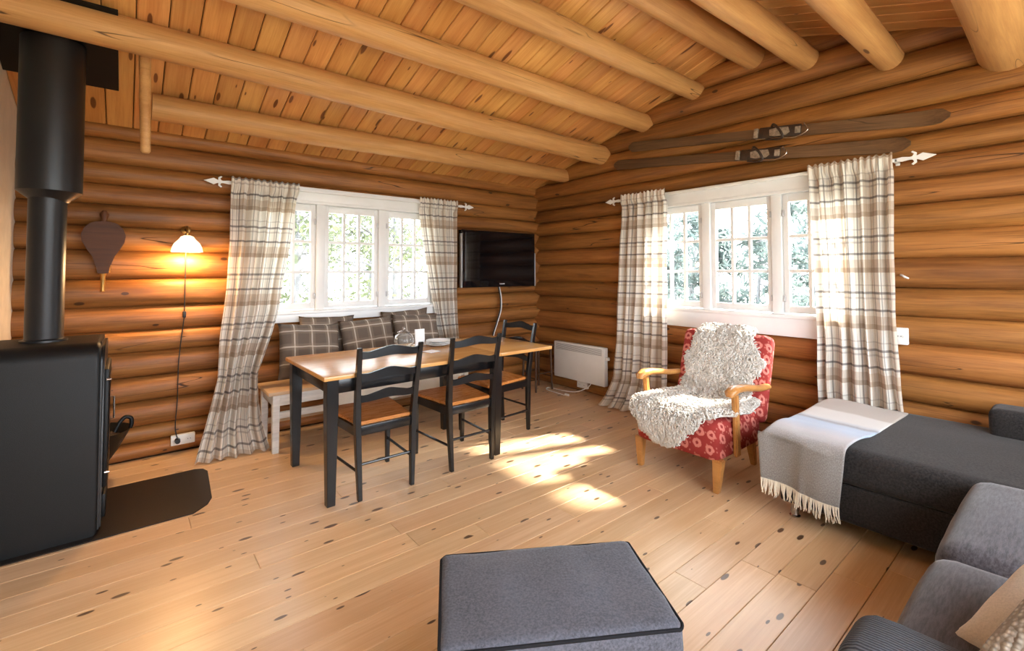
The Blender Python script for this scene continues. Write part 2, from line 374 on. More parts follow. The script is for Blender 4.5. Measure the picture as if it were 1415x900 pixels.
GROUND = plain('pale_dry_grass', (.30, .29, .22), .95, nz=(2, .3))

# ================================================================ STRUCTURE
EAVE, SLOPE, RIDGE, FRONT, LEFT = 2.385, .33, -2.66, -5.32, -4.54
def roof_z(y): return EAVE + SLOPE*(-y if y > RIDGE else y - FRONT)
rng = random.Random(5)
# ---- floor
fl = MB().span(LEFT-.1, .1, FRONT-.1, .1, -.12, -.022).build('floor', SUBFLOOR, smooth=0); fl['kind'] = 'structure'
k0 = 0; rows = []
y = -3.005 + .1505*20
while y > FRONT: rows.append(y); y -= .1505
rows = [r for r in rows if r < .1505]
for i, y1 in enumerate(rows):
    y0 = max(FRONT, y1 - .1505); y1c = min(0.06, y1)
    cuts = [LEFT]; x = LEFT + rng.uniform(.6, 2.2)
    if abs(y1 + 3.156) < .02: x = -2.045
    while x < -.7: cuts.append(x); x += rng.uniform(1.5, 2.4)
    cuts.append(.06)
    for a, b in zip(cuts, cuts[1:]):
        MB().box((0, 0, 0), (b-a-.0015, y1c-y0-.0022, .022), bev=.0016, seg=1).build('plank', FLOOR, fl, ((a+b)/2, (y0+y1c)/2, -.011), smooth=0)
# ---- log walls
def log_piece(parent, x0, x1, z0, z1, zl, zh, seed, rot=0, flip=False):
    """x along wall from x0 to x1; full log height z0..z1, clipped to zl..zh; room side is local -y"""
    L = abs(x1-x0); n = max(4, int(L/.12)); mb = MB(); bm = mb.bm; prof = 10
    t0, t1 = (zl-z0)/(z1-z0), (zh-z0)/(z1-z0); rings = []
    bulge = .054 + .012*math.sin(seed*3.7)
    for i in range(n+1):
        x = x0 + (x1-x0)*i/n; ring = []
        wav = .012*noise.noise(Vector((x*.9, seed*5.1, 0))); zz = .007*noise.noise(Vector((x*1.3, seed*2.3, 7)))
        for j in range(prof+1):
            t = t0 + (t1-t0)*j/prof; s = max(0, 1-abs(2*t-1)**2.3)**.62
            yv = .036 - bulge*s + wav*s + .0045*noise.noise(Vector((x*4, t*3, seed)))
            ring.append(bm.verts.new((x, yv, z0 + (z1-z0)*t + (zz if 0 < j < prof or (t0 == 0 and t1 == 1) else 0))))
        ring.append(bm.verts.new((x, .10, zh))); ring.append(bm.verts.new((x, .10, zl))); rings.append(ring)
    m_ = len(rings[0])
    for i in range(n):
        for j in range(m_): bm.faces.new((rings[i][j], rings[i+1][j], rings[i+1][(j+1) % m_], rings[i][(j+1) % m_]))
    bm.faces.new(rings[0][::-1]); bm.faces.new(rings[-1])
    off = Vector(((x0+x1)/2, 0, (z0+z1)/2))
    for v in bm.verts: v.co -= off
    o = mb.build('log', LOG, parent, smooth=50); o.location = off; return o
WB = (-2.344, .95, 2.055); WR = (-2.532, .88, 2.07); HW = .905     # window centre, hole bottom, hole top, half width
back_rows = [0, .115, .226, .41, .585, .766, .925, 1.10, 1.30, 1.505, 1.675, 1.833, 1.975, 2.125, 2.30, 2.42]
right_rows = [0, .13, .30, .487, .667, .87, 1.05, 1.235, 1.43, 1.61, 1.79, 1.95, 2.10, 2.25, 2.42, 2.61, 2.80, 3.0, 3.18, 3.32]
def log_wall(parent, rws, xa, xb, cx, hb, ht, clip=None):
    for i, (z0, z1) in enumerate(zip(rws, rws[1:])):
        a, b = xa, xb
        if clip: a, b = clip(z0, a, b)
        zs = (z0, z1); sd_ = i + (50 if clip else 0) + .37
        if z1 <= hb + .003 or z0 >= ht - .003: log_piece(parent, a, b, z0, z1, z0, z1, sd_); continue
        log_piece(parent, a, cx-HW, z0, z1, z0, z1, sd_); log_piece(parent, cx+HW, b, z0, z1, z0, z1, sd_+.5)
        if z0 < hb: log_piece(parent, cx-HW, cx+HW, z0, z1, z0, hb, sd_+.2)
        if z1 > ht: log_piece(parent, cx-HW, cx+HW, z0, z1, ht, z1, sd_+.3)
mb = MB(); x0, x1, h = LEFT-.1, .16, HW+.02
mb.span(x0, WB[0]-h, .095, .17, -.1, 2.5).span(WB[0]+h, x1, .095, .17, -.1, 2.5).span(WB[0]-h, WB[0]+h, .095, .17, -.1, WB[1]-.02).span(WB[0]-h, WB[0]+h, .095, .17, WB[2]+.02, 2.5)
wall_back = mb.build('wall_back', SUBFLOOR, smooth=0); wall_back['kind'] = 'structure'
log_wall(wall_back, back_rows, LEFT, 0.09, WB[0], WB[1], WB[2])
wall_right = struct('wall_right', (0, 0, 0), R(-90))          # local x runs towards the camera (world -y), local -y is the room
mb = MB(); cx = -WR[0]
mb.span(-.16, cx-h, .095, .17, -.1, 3.4).span(cx+h, 5.5, .095, .17, -.1, 3.4).span(cx-h, cx+h, .095, .17, -.1, WR[1]-.02).span(cx-h, cx+h, .095, .17, WR[2]+.02, 3.4)
mb.build('backing', SUBFLOOR, wall_right, smooth=0)
def gable(z, a, b):
    if z <= EAVE: return a, b
    return max(a, (z-EAVE)/SLOPE - .12), min(b, 5.32 - (z-EAVE)/SLOPE + .12)
log_wall(wall_right, right_rows, -.09, 5.32, cx, WR[1], WR[2], gable)
# ---- walls out of view: plaster side wall and a log-coloured front wall with a wide opening added for fill daylight
wl = MB(); wl.prism([(.2, -.1), (.2, EAVE), (RIDGE, roof_z(RIDGE)+.05), (FRONT-.1, EAVE), (FRONT-.1, -.1)], LEFT-.12, LEFT, Matrix(((0, 0, 1, 0), (1, 0, 0, 0), (0, 1, 0, 0), (0, 0, 0, 1))))
wl = wl.build('wall_left', PLASTER, smooth=0); wl['kind'] = 'structure'
mb = MB(); mb.span(LEFT-.1, -4.3, FRONT-.15, FRONT, -.1, 2.5).span(-.3, .1, FRONT-.15, FRONT, -.1, 2.5).span(-4.3, -.3, FRONT-.15, FRONT, -.1, .5).span(-4.3, -.3, FRONT-.15, FRONT, 2.2, 2.5)
wf = mb.build('wall_front', LOG, smooth=0); wf['kind'] = 'structure'
fill_win = struct('added_fill_window', (-2.3, FRONT-.05, 0))  # unseen window, added to let fill daylight in from behind the camera
mb = MB()
for xx in (-1.97, -.66, .66, 1.97): mb.span(xx-.04, xx+.04, -.04, .04, .5, 2.2, .004)
mb.span(-2, 2, -.04, .04, .5, .57, .004).span(-2, 2, -.04, .04, 2.13, 2.2, .004); mb.build('frame', WHITE, fill_win, smooth=0)
# ---- ceiling
th = math.atan(SLOPE); SL = 2.66/math.cos(th)
mb = MB()
for s in (1, -1):
    M = Matrix.Translation((0, RIDGE, roof_z(RIDGE))) @ Matrix.Rotation(-s*th, 4, 'X')
    mb.box(M @ Vector(((LEFT+.2)/2, s*(SL/2+.12), .085)), (abs(LEFT)+.5, SL+.32, .08), Matrix.Rotation(-s*th, 4, 'X'))
ceiling = mb.build('ceiling', SUBFLOOR, smooth=0); ceiling['kind'] = 'structure'
BW = .1455; bmesh_cache = None; x = LEFT; i = 0
bme = MB().box((0, 0, 0), (SL+.1, BW-.005, .02), bev=.005, seg=1)
bob = bme.build('board', CEIL, ceiling, smooth=0); bmesh_ = bob.data; bpy.data.objects.remove(bob)
for s in (1, -1):
    x = LEFT + BW/2
    while x < .1:
        o = link('board', bmesh_, None, ceiling, smooth=0); M = Matrix.Translation((x, RIDGE, roof_z(RIDGE)+.012)) @ Matrix.Rotation(-s*th, 4, 'X') @ Matrix.Translation((0, s*(SL/2+.02), 0)) @ Matrix.Rotation(R(90), 4, 'Z')
        o.matrix_local = M; x += BW
def beam(y, z, s, r0, r1, xa=LEFT, xb=.02, seed=0):
    """r0/z at the right wall (x=0), r1 at x=-4, s = rise per metre along x"""
    n = 26; mb = MB(); pts = []; rs = []; xm = (xa+xb)/2
    for i in range(n+1):
        t = i/n; x = xa + (xb-xa)*t
        pts.append((x-xm, .008*noise.noise(Vector((t*2.5, seed, 0))), s*(x-xm) + .006*noise.noise(Vector((t*2.5, seed, 9))))); rs.append((r0 + (r1-r0)*(-x/4))*(1+.03*noise.noise(Vector((t*7, seed, 3)))))
    mb.tube(pts, rs, 20); return mb.build('beam', BEAM, ceiling, (xm, y, z + s*xm), smooth=50)
beam(-.49, 2.478, .010, .077, .088, -3.865, .02, 1)
for i, (yy, zz, ss, r0, r1) in enumerate([(-1.057, 2.606, -.012, .103, .093), (-1.6, 2.825, -.003, .090, .092), (-2.151, 2.982, .002, .078, .095), (-2.651, 3.123, .018, .10, .092), (-3.061, 2.947, .011, .083, .11), (-3.55, 2.778, -.010, .080, .112), (-4.106, 2.651, -.004, .135, .09), (-4.7, 2.5, 0, .1, .1)]):
    beam(yy, zz, ss, r0, r1, seed=i+2)
o = MB().tube([(0, 0, 0), (0, 0, .01), (-.006, 0, .25), (-.014, 0, .62)], [.017, .024, .027, .029], 14).build('hanger_post', BEAM, ceiling, (-3.901, -.92, 2.04)); o.rotation_euler = (0, 0, 0)

# ---- windows
def window(name, loc, rz, bottom, top=2.09):
    W = struct(name, loc, rz); HWD = .842
    # casing: head, crown lip, side boards, apron, stool
    MB().span(-.965, .965, -.045, .03, 1.965, top-.02, .004).span(-.955, .955, -.052, -.01, 1.95, 1.975, .004).build('head_casing', WHITE, W)
    MB().span(-.985, .985, -.075, .02, top-.026, top, .006).build('crown_lip', WHITE, W)
    for s in (-1, 1): MB().span(s*HWD, s*.95, -.045, .05, bottom, 1.965, .004).build('side_casing', WHITE, W)
    MB().span(-.841, .841, -.045, .02, bottom, 1.0, .004).build('apron', WHITE, W)
    MB().span(-.96, .96, -.065, .03, .985, 1.012, .006).build('sill', WHITE, W)
    MB().span(-.905, .905, .02, .165, .93, 1.015).span(-.905, .905, .02, .165, 1.95, 2.06).span(-.905, -.84, .02, .165, .95, 2.06).span(.84, .905, .02, .165, .95, 2.06).build('frame', WHITE, W, smooth=0)
    for s in (-1, 1): MB().span(s*.254, s*.328, -.028, .12, 1.0, 1.965, .006).build('mullion', WHITE, W)
    for k, cx in enumerate((-.5845, 0, .5845)):
        hw, gw = .252, .2135; g0, g1 = 1.078, 1.888; z0, z1 = 1.022, 1.946
        mb = MB()
        for s in (-1, 1): mb.span(s*gw, s*hw, -.004, .04, z0, z1, .003)
        mb.span(-gw, gw, -.004, .04, z0, g0, .003).span(-gw, gw, -.004, .04, g1, z1, .003)
        sash = mb.build('sash', WHITE, W, (cx, 0, 0))
        dx, dz = 2*gw/3, (g1-g0)/3
        for i in (1, 2):
            MB().span(-.0125, .0125, .002, .032, g0, g1, .003).build('muntin', WHITE, sash, (-gw+dx*i, 0, 0))
            MB().span(-gw, gw, .003, .031, -.0125, .0125, .003).build('muntin', WHITE, sash, (0, 0, g0+dz*i))
        for i in range(3):
            for j in range(3): MB().span(-dx/2, dx/2, .016, .020, -dz/2, dz/2).build('pane', GLASS, sash, (-gw+dx*(i+.5), 0, g0+dz*(j+.5)), smooth=0)
        for zz in (1.135, 1.80):
            s = 1 if k < 2 else -1
            mb = MB().box((s*.246, -.014, zz), (.014, .02, .05), bev=.003); mb.cyl((s*.246, -.02, zz+.01), (s*.246, -.032, zz-.018), .005, .004, 8)
            mb.build('latch', SILVER, sash)
        MB().span(-.23, .23, -.008, .0, 1.03, 1.036).build('drip_line', WHITE, sash, smooth=0)
    return W
window('window_1', (WB[0], 0, 0), 0, .918)
window('window_2', (0, WR[0], 0), R(-90), .846)
# ---- outdoors
gr = MB().box((0, 0, -.75), (90, 90, .1)).build('ground_outside', GROUND, smooth=0); gr['kind'] = 'structure'
# ================================================================ BIG FURNITURE
# ---- dining table
T = root('dining_table', 'black-legged dining table with a honey-coloured wooden top', 'table', (-2.205, -1.20, 0))
TX, TY = .895, .42
MB().span(-TX, .372, -TY, TY, .724, .75, .005).build('table_top', TABLEW, T)
MB().span(.3735, TX, -TY, TY, .724, .75, .005).build('extension_leaf', TABLEW, T)
for s in (-1, 1): MB().span(.2, .80, s*.185-.015, s*.185+.015, .70, .724).build('leaf_runner', BLACKP, T, smooth=0)
for s in (-1, 1):
    MB().span(-TX+.09, .365-.03, s*(TY-.075), s*(TY-.053), .635, .724, .003).build('apron', BLACKP, T)
    fx = -TX+.058 if s < 0 else .365
    MB().span(fx-.011, fx+.011, -TY+.09, TY-.09, .635, .724, .003).build('apron', BLACKP, T)
    for q in (-1, 1):
        mb = MB(); a, b = .034, .024
        for zz, h in ((0, 1),):
            v = [mb.bm.verts.new((sx*b, sy*b, 0)) for sx, sy in ((-1, -1), (1, -1), (1, 1), (-1, 1))] + [mb.bm.verts.new((sx*a, sy*a, z)) for z in (.58, .724) for sx, sy in ((-1, -1), (1, -1), (1, 1), (-1, 1))]
            for l in (0, 4):
                for i in range(4): mb.bm.faces.new((v[l+i], v[l+(i+1) % 4], v[l+4+(i+1) % 4], v[l+4+i]))
            mb.bm.faces.new(v[3::-1]); mb.bm.faces.new(v[8:])
        bmesh.ops.bevel(mb.bm, geom=mb.bm.edges[:], offset=.003, segments=1, affect='EDGES')
        mb.build('leg', BLACKP, T, (fx, q*(TY-.055), 0))
# ---- ladder-back chairs (local front is +y)
def sq_tube(mb, pts, w, d):
    """square section through pts; w along x, d along y"""
    rings = []
    for i, p in enumerate(pts):
        k = w[i] if isinstance(w, list) else w; e = d[i] if isinstance(d, list) else d
        rings.append([mb.bm.verts.new((p[0]+a*k/2, p[1]+b*e/2, p[2])) for a, b in ((-1, -1), (1, -1), (1, 1), (-1, 1))])
    for r0, r1 in zip(rings, rings[1:]):
        for i in range(4): mb.bm.faces.new((r0[i], r0[(i+1) % 4], r1[(i+1) % 4], r1[i]))
    mb.bm.faces.new(rings[0][::-1]); mb.bm.faces.new(rings[-1]); return mb
def dining_chair(label):
    C = root('dining_chair', label, 'chair')
    for s in (-1, 1):
        p = [(s*.168, -.225, 0), (s*.176, -.215, .25), (s*.182, -.212, .46), (s*.19, -.235, .65), (s*.198, -.285, .905)]
        mb = sq_tube(MB(), p, [.026, .034, .036, .033, .027], [.028, .036, .040, .034, .026]); bmesh.ops.bevel(mb.bm, geom=mb.bm.edges[:], offset=.003, segments=1, affect='EDGES'); mb.build('back_post', BLACKP, C)
        p = [(s*.203, .215, 0), (s*.205, .215, .43)]
        mb = sq_tube(MB(), p, [.026, .036], [.026, .036]); bmesh.ops.bevel(mb.bm, geom=mb.bm.edges[:], offset=.003, segments=1, affect='EDGES'); mb.build('front_leg', BLACKP, C)
        mb = MB(); mb.tube([(s*.18, -.21, .17), (s*.203, .205, .17)], .0085, 8); mb.build('stretcher', BLACKP, C)
        mb = MB(); mb.prism([(-.2, .375), (.21, .375), (.21, .428), (-.2, .428)], -.009, .009, Matrix.Translation((s*.193, 0, 0)) @ Matrix.Rotation(-s*.05, 4, 'Z') @ Matrix(((0, 0, 1, 0), (1, 0, 0, 0), (0, 1, 0, 0), (0, 0, 0, 1)))); mb.build('seat_rail', BLACKP, C, smooth=0)
    MB().tube([(-.176, -.213, .205), (.176, -.213, .205)], .0085, 8).build('stretcher', BLACKP, C)
    MB().span(-.17, .17, -.222, -.2, .375, .43, .003).build('seat_rail', BLACKP, C); MB().span(-.195, .195, .205, .227, .375, .43, .003).build('seat_rail', BLACKP, C)
    mb = MB(); out = [(-.172, -.205), (.172, -.205), (.222, .225), (.205, .245), (-.205, .245), (-.222, .225)]
    mb.prism(out, .431, .452); bmesh.ops.bevel(mb.bm, geom=[e for e in mb.bm.edges if abs(e.verts[0].co.z-e.verts[1].co.z) < .001], offset=.005, segments=2, affect='EDGES'); st = mb.build('seat', SEATW, C); st.rotation_euler = (0, 0, 0)
    for z0, hh, a in ((.835, .048, 0), (.705, .046, 0), (.575, .044, 0)):
        mb = MB(); n = 20; V = []
        for i in range(n+1):
            u = -1+2*i/n; hwid = .19 + (z0-.65)*.03; yb = -.235 - (z0-.65)*.2 if z0 > .65 else -.222 - (z0-.5)*.1
            bow = -.020*(1-u*u); crest = .022*math.exp(-(u/.42)**2) + .006*(abs(u) > .0)*(-math.exp(-((abs(u)-.75)/.18)**2)); low = .013*math.exp(-(u/.5)**2)
            V.append([mb.bm.verts.new((u*hwid, yb+bow+t, z)) for t, z in ((-.008, z0+low), (.008, z0+low), (.008, z0+hh+crest), (-.008, z0+hh+crest))])
        for i in range(n):
            for j in range(4): mb.bm.faces.new((V[i][j], V[i+1][j], V[i+1][(j+1) % 4], V[i][(j+1) % 4]))
        mb.bm.faces.new(V[0]); mb.bm.faces.new(V[-1][::-1]); mb.build('back_slat', BLACKP, C, smooth=40)
    return C
G = 'ladder-back chairs at the dining table'
ch = dining_chair('black ladder-back chair with brown seat beside the table corner facing the wood stove'); ch['group'] = G
ch.location = (-2.72, -1.395, 0)
c2 = copy_tree(ch); c2.location = (-2.085, -1.39, 0); c2['label'] = 'black ladder-back chair with brown seat in the middle, between two other chairs'
c3 = copy_tree(ch); c3.location = (-1.525, -1.145, 0); c3.rotation_euler = (0, 0, R(92)); c3['label'] = 'black ladder-back chair at the table end, its backrest near the television corner'
# ---- bench with throw
Bn = root('bench', 'white painted wooden bench with a pine seat under the plaid cushions', 'bench', (-2.25, -.315, 0))
mb = MB().span(-.90, .90, -.215, .20, .428, .455, .005); mb.build('seat_board', BENCHW, Bn)
for s in (-1, 1):
    MB().span(-.84, .84, s*.185-.011, s*.185+.011, .345, .428, .003).build('apron', BWHITE, Bn)
    MB().span(s*.85-.011, s*.85+.011, -.17, .17, .345, .428, .003).build('apron', BWHITE, Bn)
    for q in (-1, 1):
        mb = sq_tube(MB(), [(s*.845, q*.185, 0), (s*.845, q*.185, .34), (s*.845, q*.185, .428)], [.045, .05, .05], [.04, .045, .045]); bmesh.ops.bevel(mb.bm, geom=mb.bm.edges[:], offset=.003, segments=1, affect='EDGES'); mb.build('leg', BWHITE, Bn)
MB().span(-.83, .83, -.2, -.178, .25, .30, .003).build('stretcher', BWHITE, Bn)
MB().span(-.83, .83, .178, .2, .12, .17, .003).build('stretcher', BENCHW, Bn)
def throw_f(u, v):
    # u along bench, v from the wall edge to the hanging hem
    x = -2.80 + 1.30*u + (.20*max(0, v-.4)*(1-u)); s = v*.58
    if s < .30: y, z = -.22 - s, .468
    elif s < .36: a = (s-.30)/.06*math.pi/2; y, z = -.52 - .03*math.sin(a), .468 - .03*(1-math.cos(a))
    else: y, z = -.553, .438 - (s-.36)*(1+.25*math.sin(u*9))
    n = noise.noise(Vector((x*5, s*4, 2)))
    if s > .36: z += .05*noise.noise(Vector((x*3, 1, 4)))*(s-.36)*5
    return Vector((x + .02*n, y - (.03*noise.noise(Vector((x*7, s*2, 5))) + .03*math.sin(x*22+s*4)*max(0, s-.3)*3 if s > .3 else 0), z + (.012*max(0, n) if s < .3 else 0)))
o = MB().grid(throw_f, 60, 34).build('throw_blanket', CREAM, smooth=180); tag(o, 'cream cloth throw draped over the front of the bench', 'blanket')
sm = o.modifiers.new('thick', 'SOLIDIFY'); sm.thickness = .006
# ---- cushions on the bench
def cushion_mesh(w, h, t, seed):
    mb = MB(); n = 18
    for side in (1, -1):
        def f(a, b):
            u, v = 2*a-1, 2*b-1; k = max(0, (1-u*u)*(1-v*v)); pin = 1 - .06*(1-abs(u)**4)*abs(v)**3 ; pin2 = 1 - .06*(1-abs(v)**4)*abs(u)**3
            d = t/2*k**.42*(1+.18*noise.noise(Vector((u*2.2, v*2.2, seed*3+side))))
            return Vector((u*w/2*pin2, side*d*1.0, v*h/2*pin + .006*noise.noise(Vector((u*3, v*3, seed)))))
        mb.grid(f, n, n, lambda a, b: (a*w, b*h))
    bmesh.ops.remove_doubles(mb.bm, verts=mb.bm.verts[:], dist=.0005); return mb
CG = 'plaid cushions on the bench'
spec = [(-2.785, -.27, .70, .50, .46, .15, R(-20), R(4), 'brown plaid cushion nearest the large curtain, front row on the bench'),
        (-2.27, -.25, .71, .50, .46, .15, R(-18), R(-3), 'brown plaid cushion in the middle of the front row on the bench'),
        (-1.79, -.25, .72, .49, .46, .15, R(-18), R(2), 'brown plaid cushion by the television end of the bench, front row'),
        (-2.60, -.12, .735, .48, .46, .11, R(-7), R(2), 'brown plaid cushion propped behind, peeking between two front cushions near the large curtain'),
        (-1.84, -.12, .75, .50, .46, .11, R(-7), R(-2), 'brown plaid cushion propped behind the one at the television end')]
for i, (x, y, z, ww, hh, tt, tilt, rr, lab) in enumerate(spec):
    o = cushion_mesh(ww, hh, tt, i+1).build('cushion', CUSH, None, (x, y, z), (tilt, rr, 0), smooth=180); tag(o, lab, 'cushion', CG)
# ---- armchair (local front -y, rotated so it faces world -x)
A = root('armchair', 'red floral upholstered armchair with wooden arms beside the window', 'armchair', (-.90, -2.632, 0), R(-90))
# local x = -(world y)-..., local y = world x offset
MB().rbox((0, .0, .30), (.60, .60, .24), .05, 8, (0, .01, .02)).build('seat', FLORAL, A)
mb = MB(); mb.rbox((0, 0, 0), (.66, .12, .60), .05, 10, (0, .015, 0)); mb.build('backrest', FLORAL, A, (0, .365, .60), (R(-17), 0, 0))
for s in (-1, 1):
    leg = sq_tube(MB(), [(s*.272, -.275, 0), (s*.282, -.262, .20)], [.036, .062], [.036, .055]); bmesh.ops.bevel(leg.bm, geom=leg.bm.edges[:], offset=.005, segments=2, affect='EDGES'); leg.build('front_leg', ARMW, A)
    leg = sq_tube(MB(), [(s*.225, .335, 0), (s*.235, .26, .22)], [.034, .055], [.036, .06]); bmesh.ops.bevel(leg.bm, geom=leg.bm.edges[:], offset=.005, segments=2, affect='EDGES'); leg.build('back_leg', ARMW, A)
    # arm: post from seat side up, then a curved rail back to the backrest
    ps = sq_tube(MB(), [(s*.318, -.10, .19), (s*.322, -.115, .40), (s*.325, -.135, .585)], [.028, .03, .034], [.055, .05, .045]); bmesh.ops.bevel(ps.bm, geom=ps.bm.edges[:], offset=.008, segments=2, affect='EDGES'); ps.build('arm_post', ARMW, A)
    pts = [(s*.328, -.205, .575), (s*.328, -.20, .597), (s*.328, -.15, .612), (s*.33, -.06, .610), (s*.335, .06, .592), (s*.335, .18, .572), (s*.33, .32, .560)]
    mb = MB(); rs = [.016, .026, .028, .024, .022, .021, .020]; mb.tube(pts, rs, 12)
    for v in mb.bm.verts: v.co.x = s*.33 + (v.co.x - s*.33)*1.35
    mb.build('armrest', ARMW, A, smooth=60)
# sheepskins (built in the armchair's frame, world placed through the same transform)
MA = Matrix.Translation((-.90, -2.632, 0)) @ Matrix.Rotation(R(-90), 4, 'Z')
def skin(path, width, name, label, seed, nu=74, nv=110):
    L = [0]
    for a, b in zip(path, path[1:]): L.append(L[-1] + (Vector(b)-Vector(a)).length)
    def at(s):
        s *= L[-1]
        for i in range(len(path)-1):
            if s <= L[i+1] or i == len(path)-2:
                k = (s-L[i])/(L[i+1]-L[i]); return Vector(path[i]).lerp(Vector(path[i+1]), k)
    def f(a, b):
        p = at(b); q = (at(min(1, b+.01)) - at(max(0, b-.01))).normalized(); nrm = Vector((0, -q.z, q.y)) if True else q
        if nrm.y > 0 and abs(nrm.y) > abs(nrm.z): nrm = -nrm
        if nrm.z < 0 and abs(nrm.z) >= abs(nrm.y): nrm = -nrm
        u = 2*a-1; cx, hw = width(b); wob = 1 + .06*noise.noise(Vector((b*7, math.copysign(3, u), seed)))
        x = cx + u*hw*wob; edge = (1-abs(u)**6)*(1-abs(2*b-1)**10)
        d = .008 + .018*edge**.5 + .008*edge*noise.noise(Vector((x*30, b*L[-1]*30, seed))) + .012*edge*noise.noise(Vector((x*12, b*L[-1]*12, seed+7)))
        side = max(0, abs(x)-.31)
        r = Vector((x, p.y, p.z)) + nrm*d; r.z -= side*side*7; return MA @ r
    mb = MB().grid(f, nu, nv); o = mb.build(name, FUR, smooth=180); so = o.modifiers.new('hide', 'SOLIDIFY'); so.thickness = .012; so.offset = -1
    wb = MB(); rw = random.Random(seed); Lt = L[-1]
    for _ in range(6500):
        a, b = rw.uniform(.005, .995), rw.uniform(.005, .995)
        p = f(a, b); du = f(min(1, a+.01), b) - f(max(0, a-.01), b); dv = f(a, min(1, b+.01)) - f(a, max(0, b-.01)); n = du.cross(dv).normalized()
        if n.dot(Vector((-.8, 0, .6))) < 0: n = -n
        q = Vector((rw.gauss(0, 1), rw.gauss(0, 1), rw.gauss(0, 1) - .5)); q = (q - n*q.dot(n)).normalized(); ln = rw.uniform(.012, .024); r_ = rw.uniform(.0035, .006)
        wb.tube([p - n*.004, p + n*ln*.55 + q*ln*.15, p + n*ln*.75 + q*ln*.7, p + n*ln*.45 + q*ln*1.05], [r_, r_*1.05, r_*.8, r_*.25], 4, cap=False)
    ww = wb.build('wool', FUR, o, smooth=180, normals=False); ww['kind'] = 'stuff'
    return tag(o, label, 'sheepskin', 'sheepskins on the armchair')
def interp(tab, b):
    for (b0, *v0), (b1, *v1) in zip(tab, tab[1:]):
        if b <= b1: k = (b-b0)/(b1-b0); k = k*k*(3-2*k); return [x0+(x1-x0)*k for x0, x1 in zip(v0, v1)]
    return tab[-1][1:]
backpath = [(0, .53, .80), (0, .535, .875), (0, .47, .905), (0, .395, .868), (0, .365, .80), (0, .325, .66), (0, .285, .53), (0, .235, .455)]
skin(backpath, lambda b: interp([(0, 0, .14), (.25, 0.0, .20), (.36, .0, .215), (.52, .02, .255), (.60, .03, .30), (.66, .02, .285), (.78, .0, .245), (.92, .0, .26), (1, .0, .24)], b), 'sheepskin', 'shaggy white sheepskin hanging over the backrest of the red armchair', 1)
seatpath = [(0, .25, .465), (0, .10, .452), (0, -.10, .448), (0, -.26, .444), (0, -.312, .415), (0, -.330, .36), (0, -.336, .30), (0, -.336, .225)]
skin(seatpath, lambda b: interp([(0, .05, .20), (.08, .05, .29), (.3, .03, .325), (.52, .0, .325), (.66, -.03, .31), (.76, -.06, .255), (.90, -.055, .17), (1, -.05, .06)], b), 'sheepskin', 'shaggy white sheepskin on the seat of the red armchair, falling over its front', 2)
# ---- corner sofa
S = root('corner_sofa', 'charcoal corner sofa with a chaise along the log wall', 'sofa', (-1.2, -4.3, 0))
def sp(name, mat, x0, x1, y0, y1, z0, z1, r, **kw):
    c = ((x0+x1)/2+1.2, (y0+y1)/2+4.3, (z0+z1)/2); return MB().rbox((0, 0, 0), (abs(x1-x0), abs(y1-y0), abs(z1-z0)), r, kw.pop('n', 16), **kw).build(name, mat, S, c, smooth=180)
sp('chaise_base', SOFA, -1.15, -.13, -3.25, -4.1, .078, .275, .02)
sp('chaise_cushion', SOFA, -1.17, -.12, -3.23, -4.95, .272, .452, .045, puff=(0, 0, .012), wr=.004)
sp('sofa_base', SOFA, -2.62, -.13, -4.07, -5.15, .078, .275, .02)
sp('seat_cushion', SEATC, -2.0, -1.185, -4.03, -4.95, .27, .485, .065, puff=(0, .01, .035), wr=.004)
sp('seat_cushion', SEATC, -2.60, -2.005, -4.03, -4.95, .27, .485, .065, puff=(0, .01, .035), wr=.004, seed=4)
sp('back_cushion', SOFA, -.34, -.12, -4.0, -5.15, .43, .60, .04)
sp('back_cushion', SOFA, -2.62, -.34, -4.90, -5.15, .43, .80, .06)
sp('armrest', CORD, -2.80, -2.575, -3.99, -5.15, .12, .555, .06, puff=(0, 0, .01))
for x, y in ((-1.10, -3.31), (-.2, -3.31), (-2.72, -4.1), (-2.72, -5.05), (-.2, -5.05)):
    MB().lathe([(.026, 0), (.027, .006), (.020, .012), (.019, .065), (.024, .076), (.024, .082)], (x+1.2, y+4.3, 0), 20, True).build('foot', STEEL, S)
# ---- throw on the chaise
def bl_f(u, v):
    # v: 0 hem on the floor side ... 1 near the wall ; u: 0 far end (+y) .. 1 camera side
    s = v*1.29; zt = .470; yy = -3.165 - .40*u - .02*math.sin(v*4)*u
    hem = .27 + .035*u
    if s < hem-.03: x, z = -1.205 - .018*math.cos(u*7+1), zt - .035 - (hem - .03 - s)
    elif s < hem+.03: a = (s-(hem-.03))/.06*math.pi/2; x, z = -1.205 + .038*(1-math.cos(a)), zt - .035 + .035*math.sin(a)
    else: x, z = -1.167 + (s-hem-.03), zt + .012*math.sin(min(1, (s-hem)/.3)*math.pi)
    if u < .12: z -= (.12-u)*(.12-u)*4 if s > hem else 0
    n = noise.noise(Vector((x*5, yy*6, z*5)))
    z += .012*n if s > hem+.03 else 0
    if s < hem: x -= .018*max(0, noise.noise(Vector((yy*9, z*3, 1)))) + .012*math.exp(-((u-.52)/.06)**2)*(1-s/hem)
    return Vector((x, yy + (.03*(1-s/hem)*(u-.5) if s < hem else 0) - .12*(v-.25)*(v > .25)*u, z))
BT = root('throw_blanket', 'fringed wool throw in grey, pale blue and white over the end of the chaise', 'blanket', (0, 0, 0))
o = MB().grid(bl_f, 40, 90).build('cloth', BLANK, BT, smooth=180); o.modifiers.new('thick', 'SOLIDIFY').thickness = .008
mb = MB(); rr = random.Random(3)
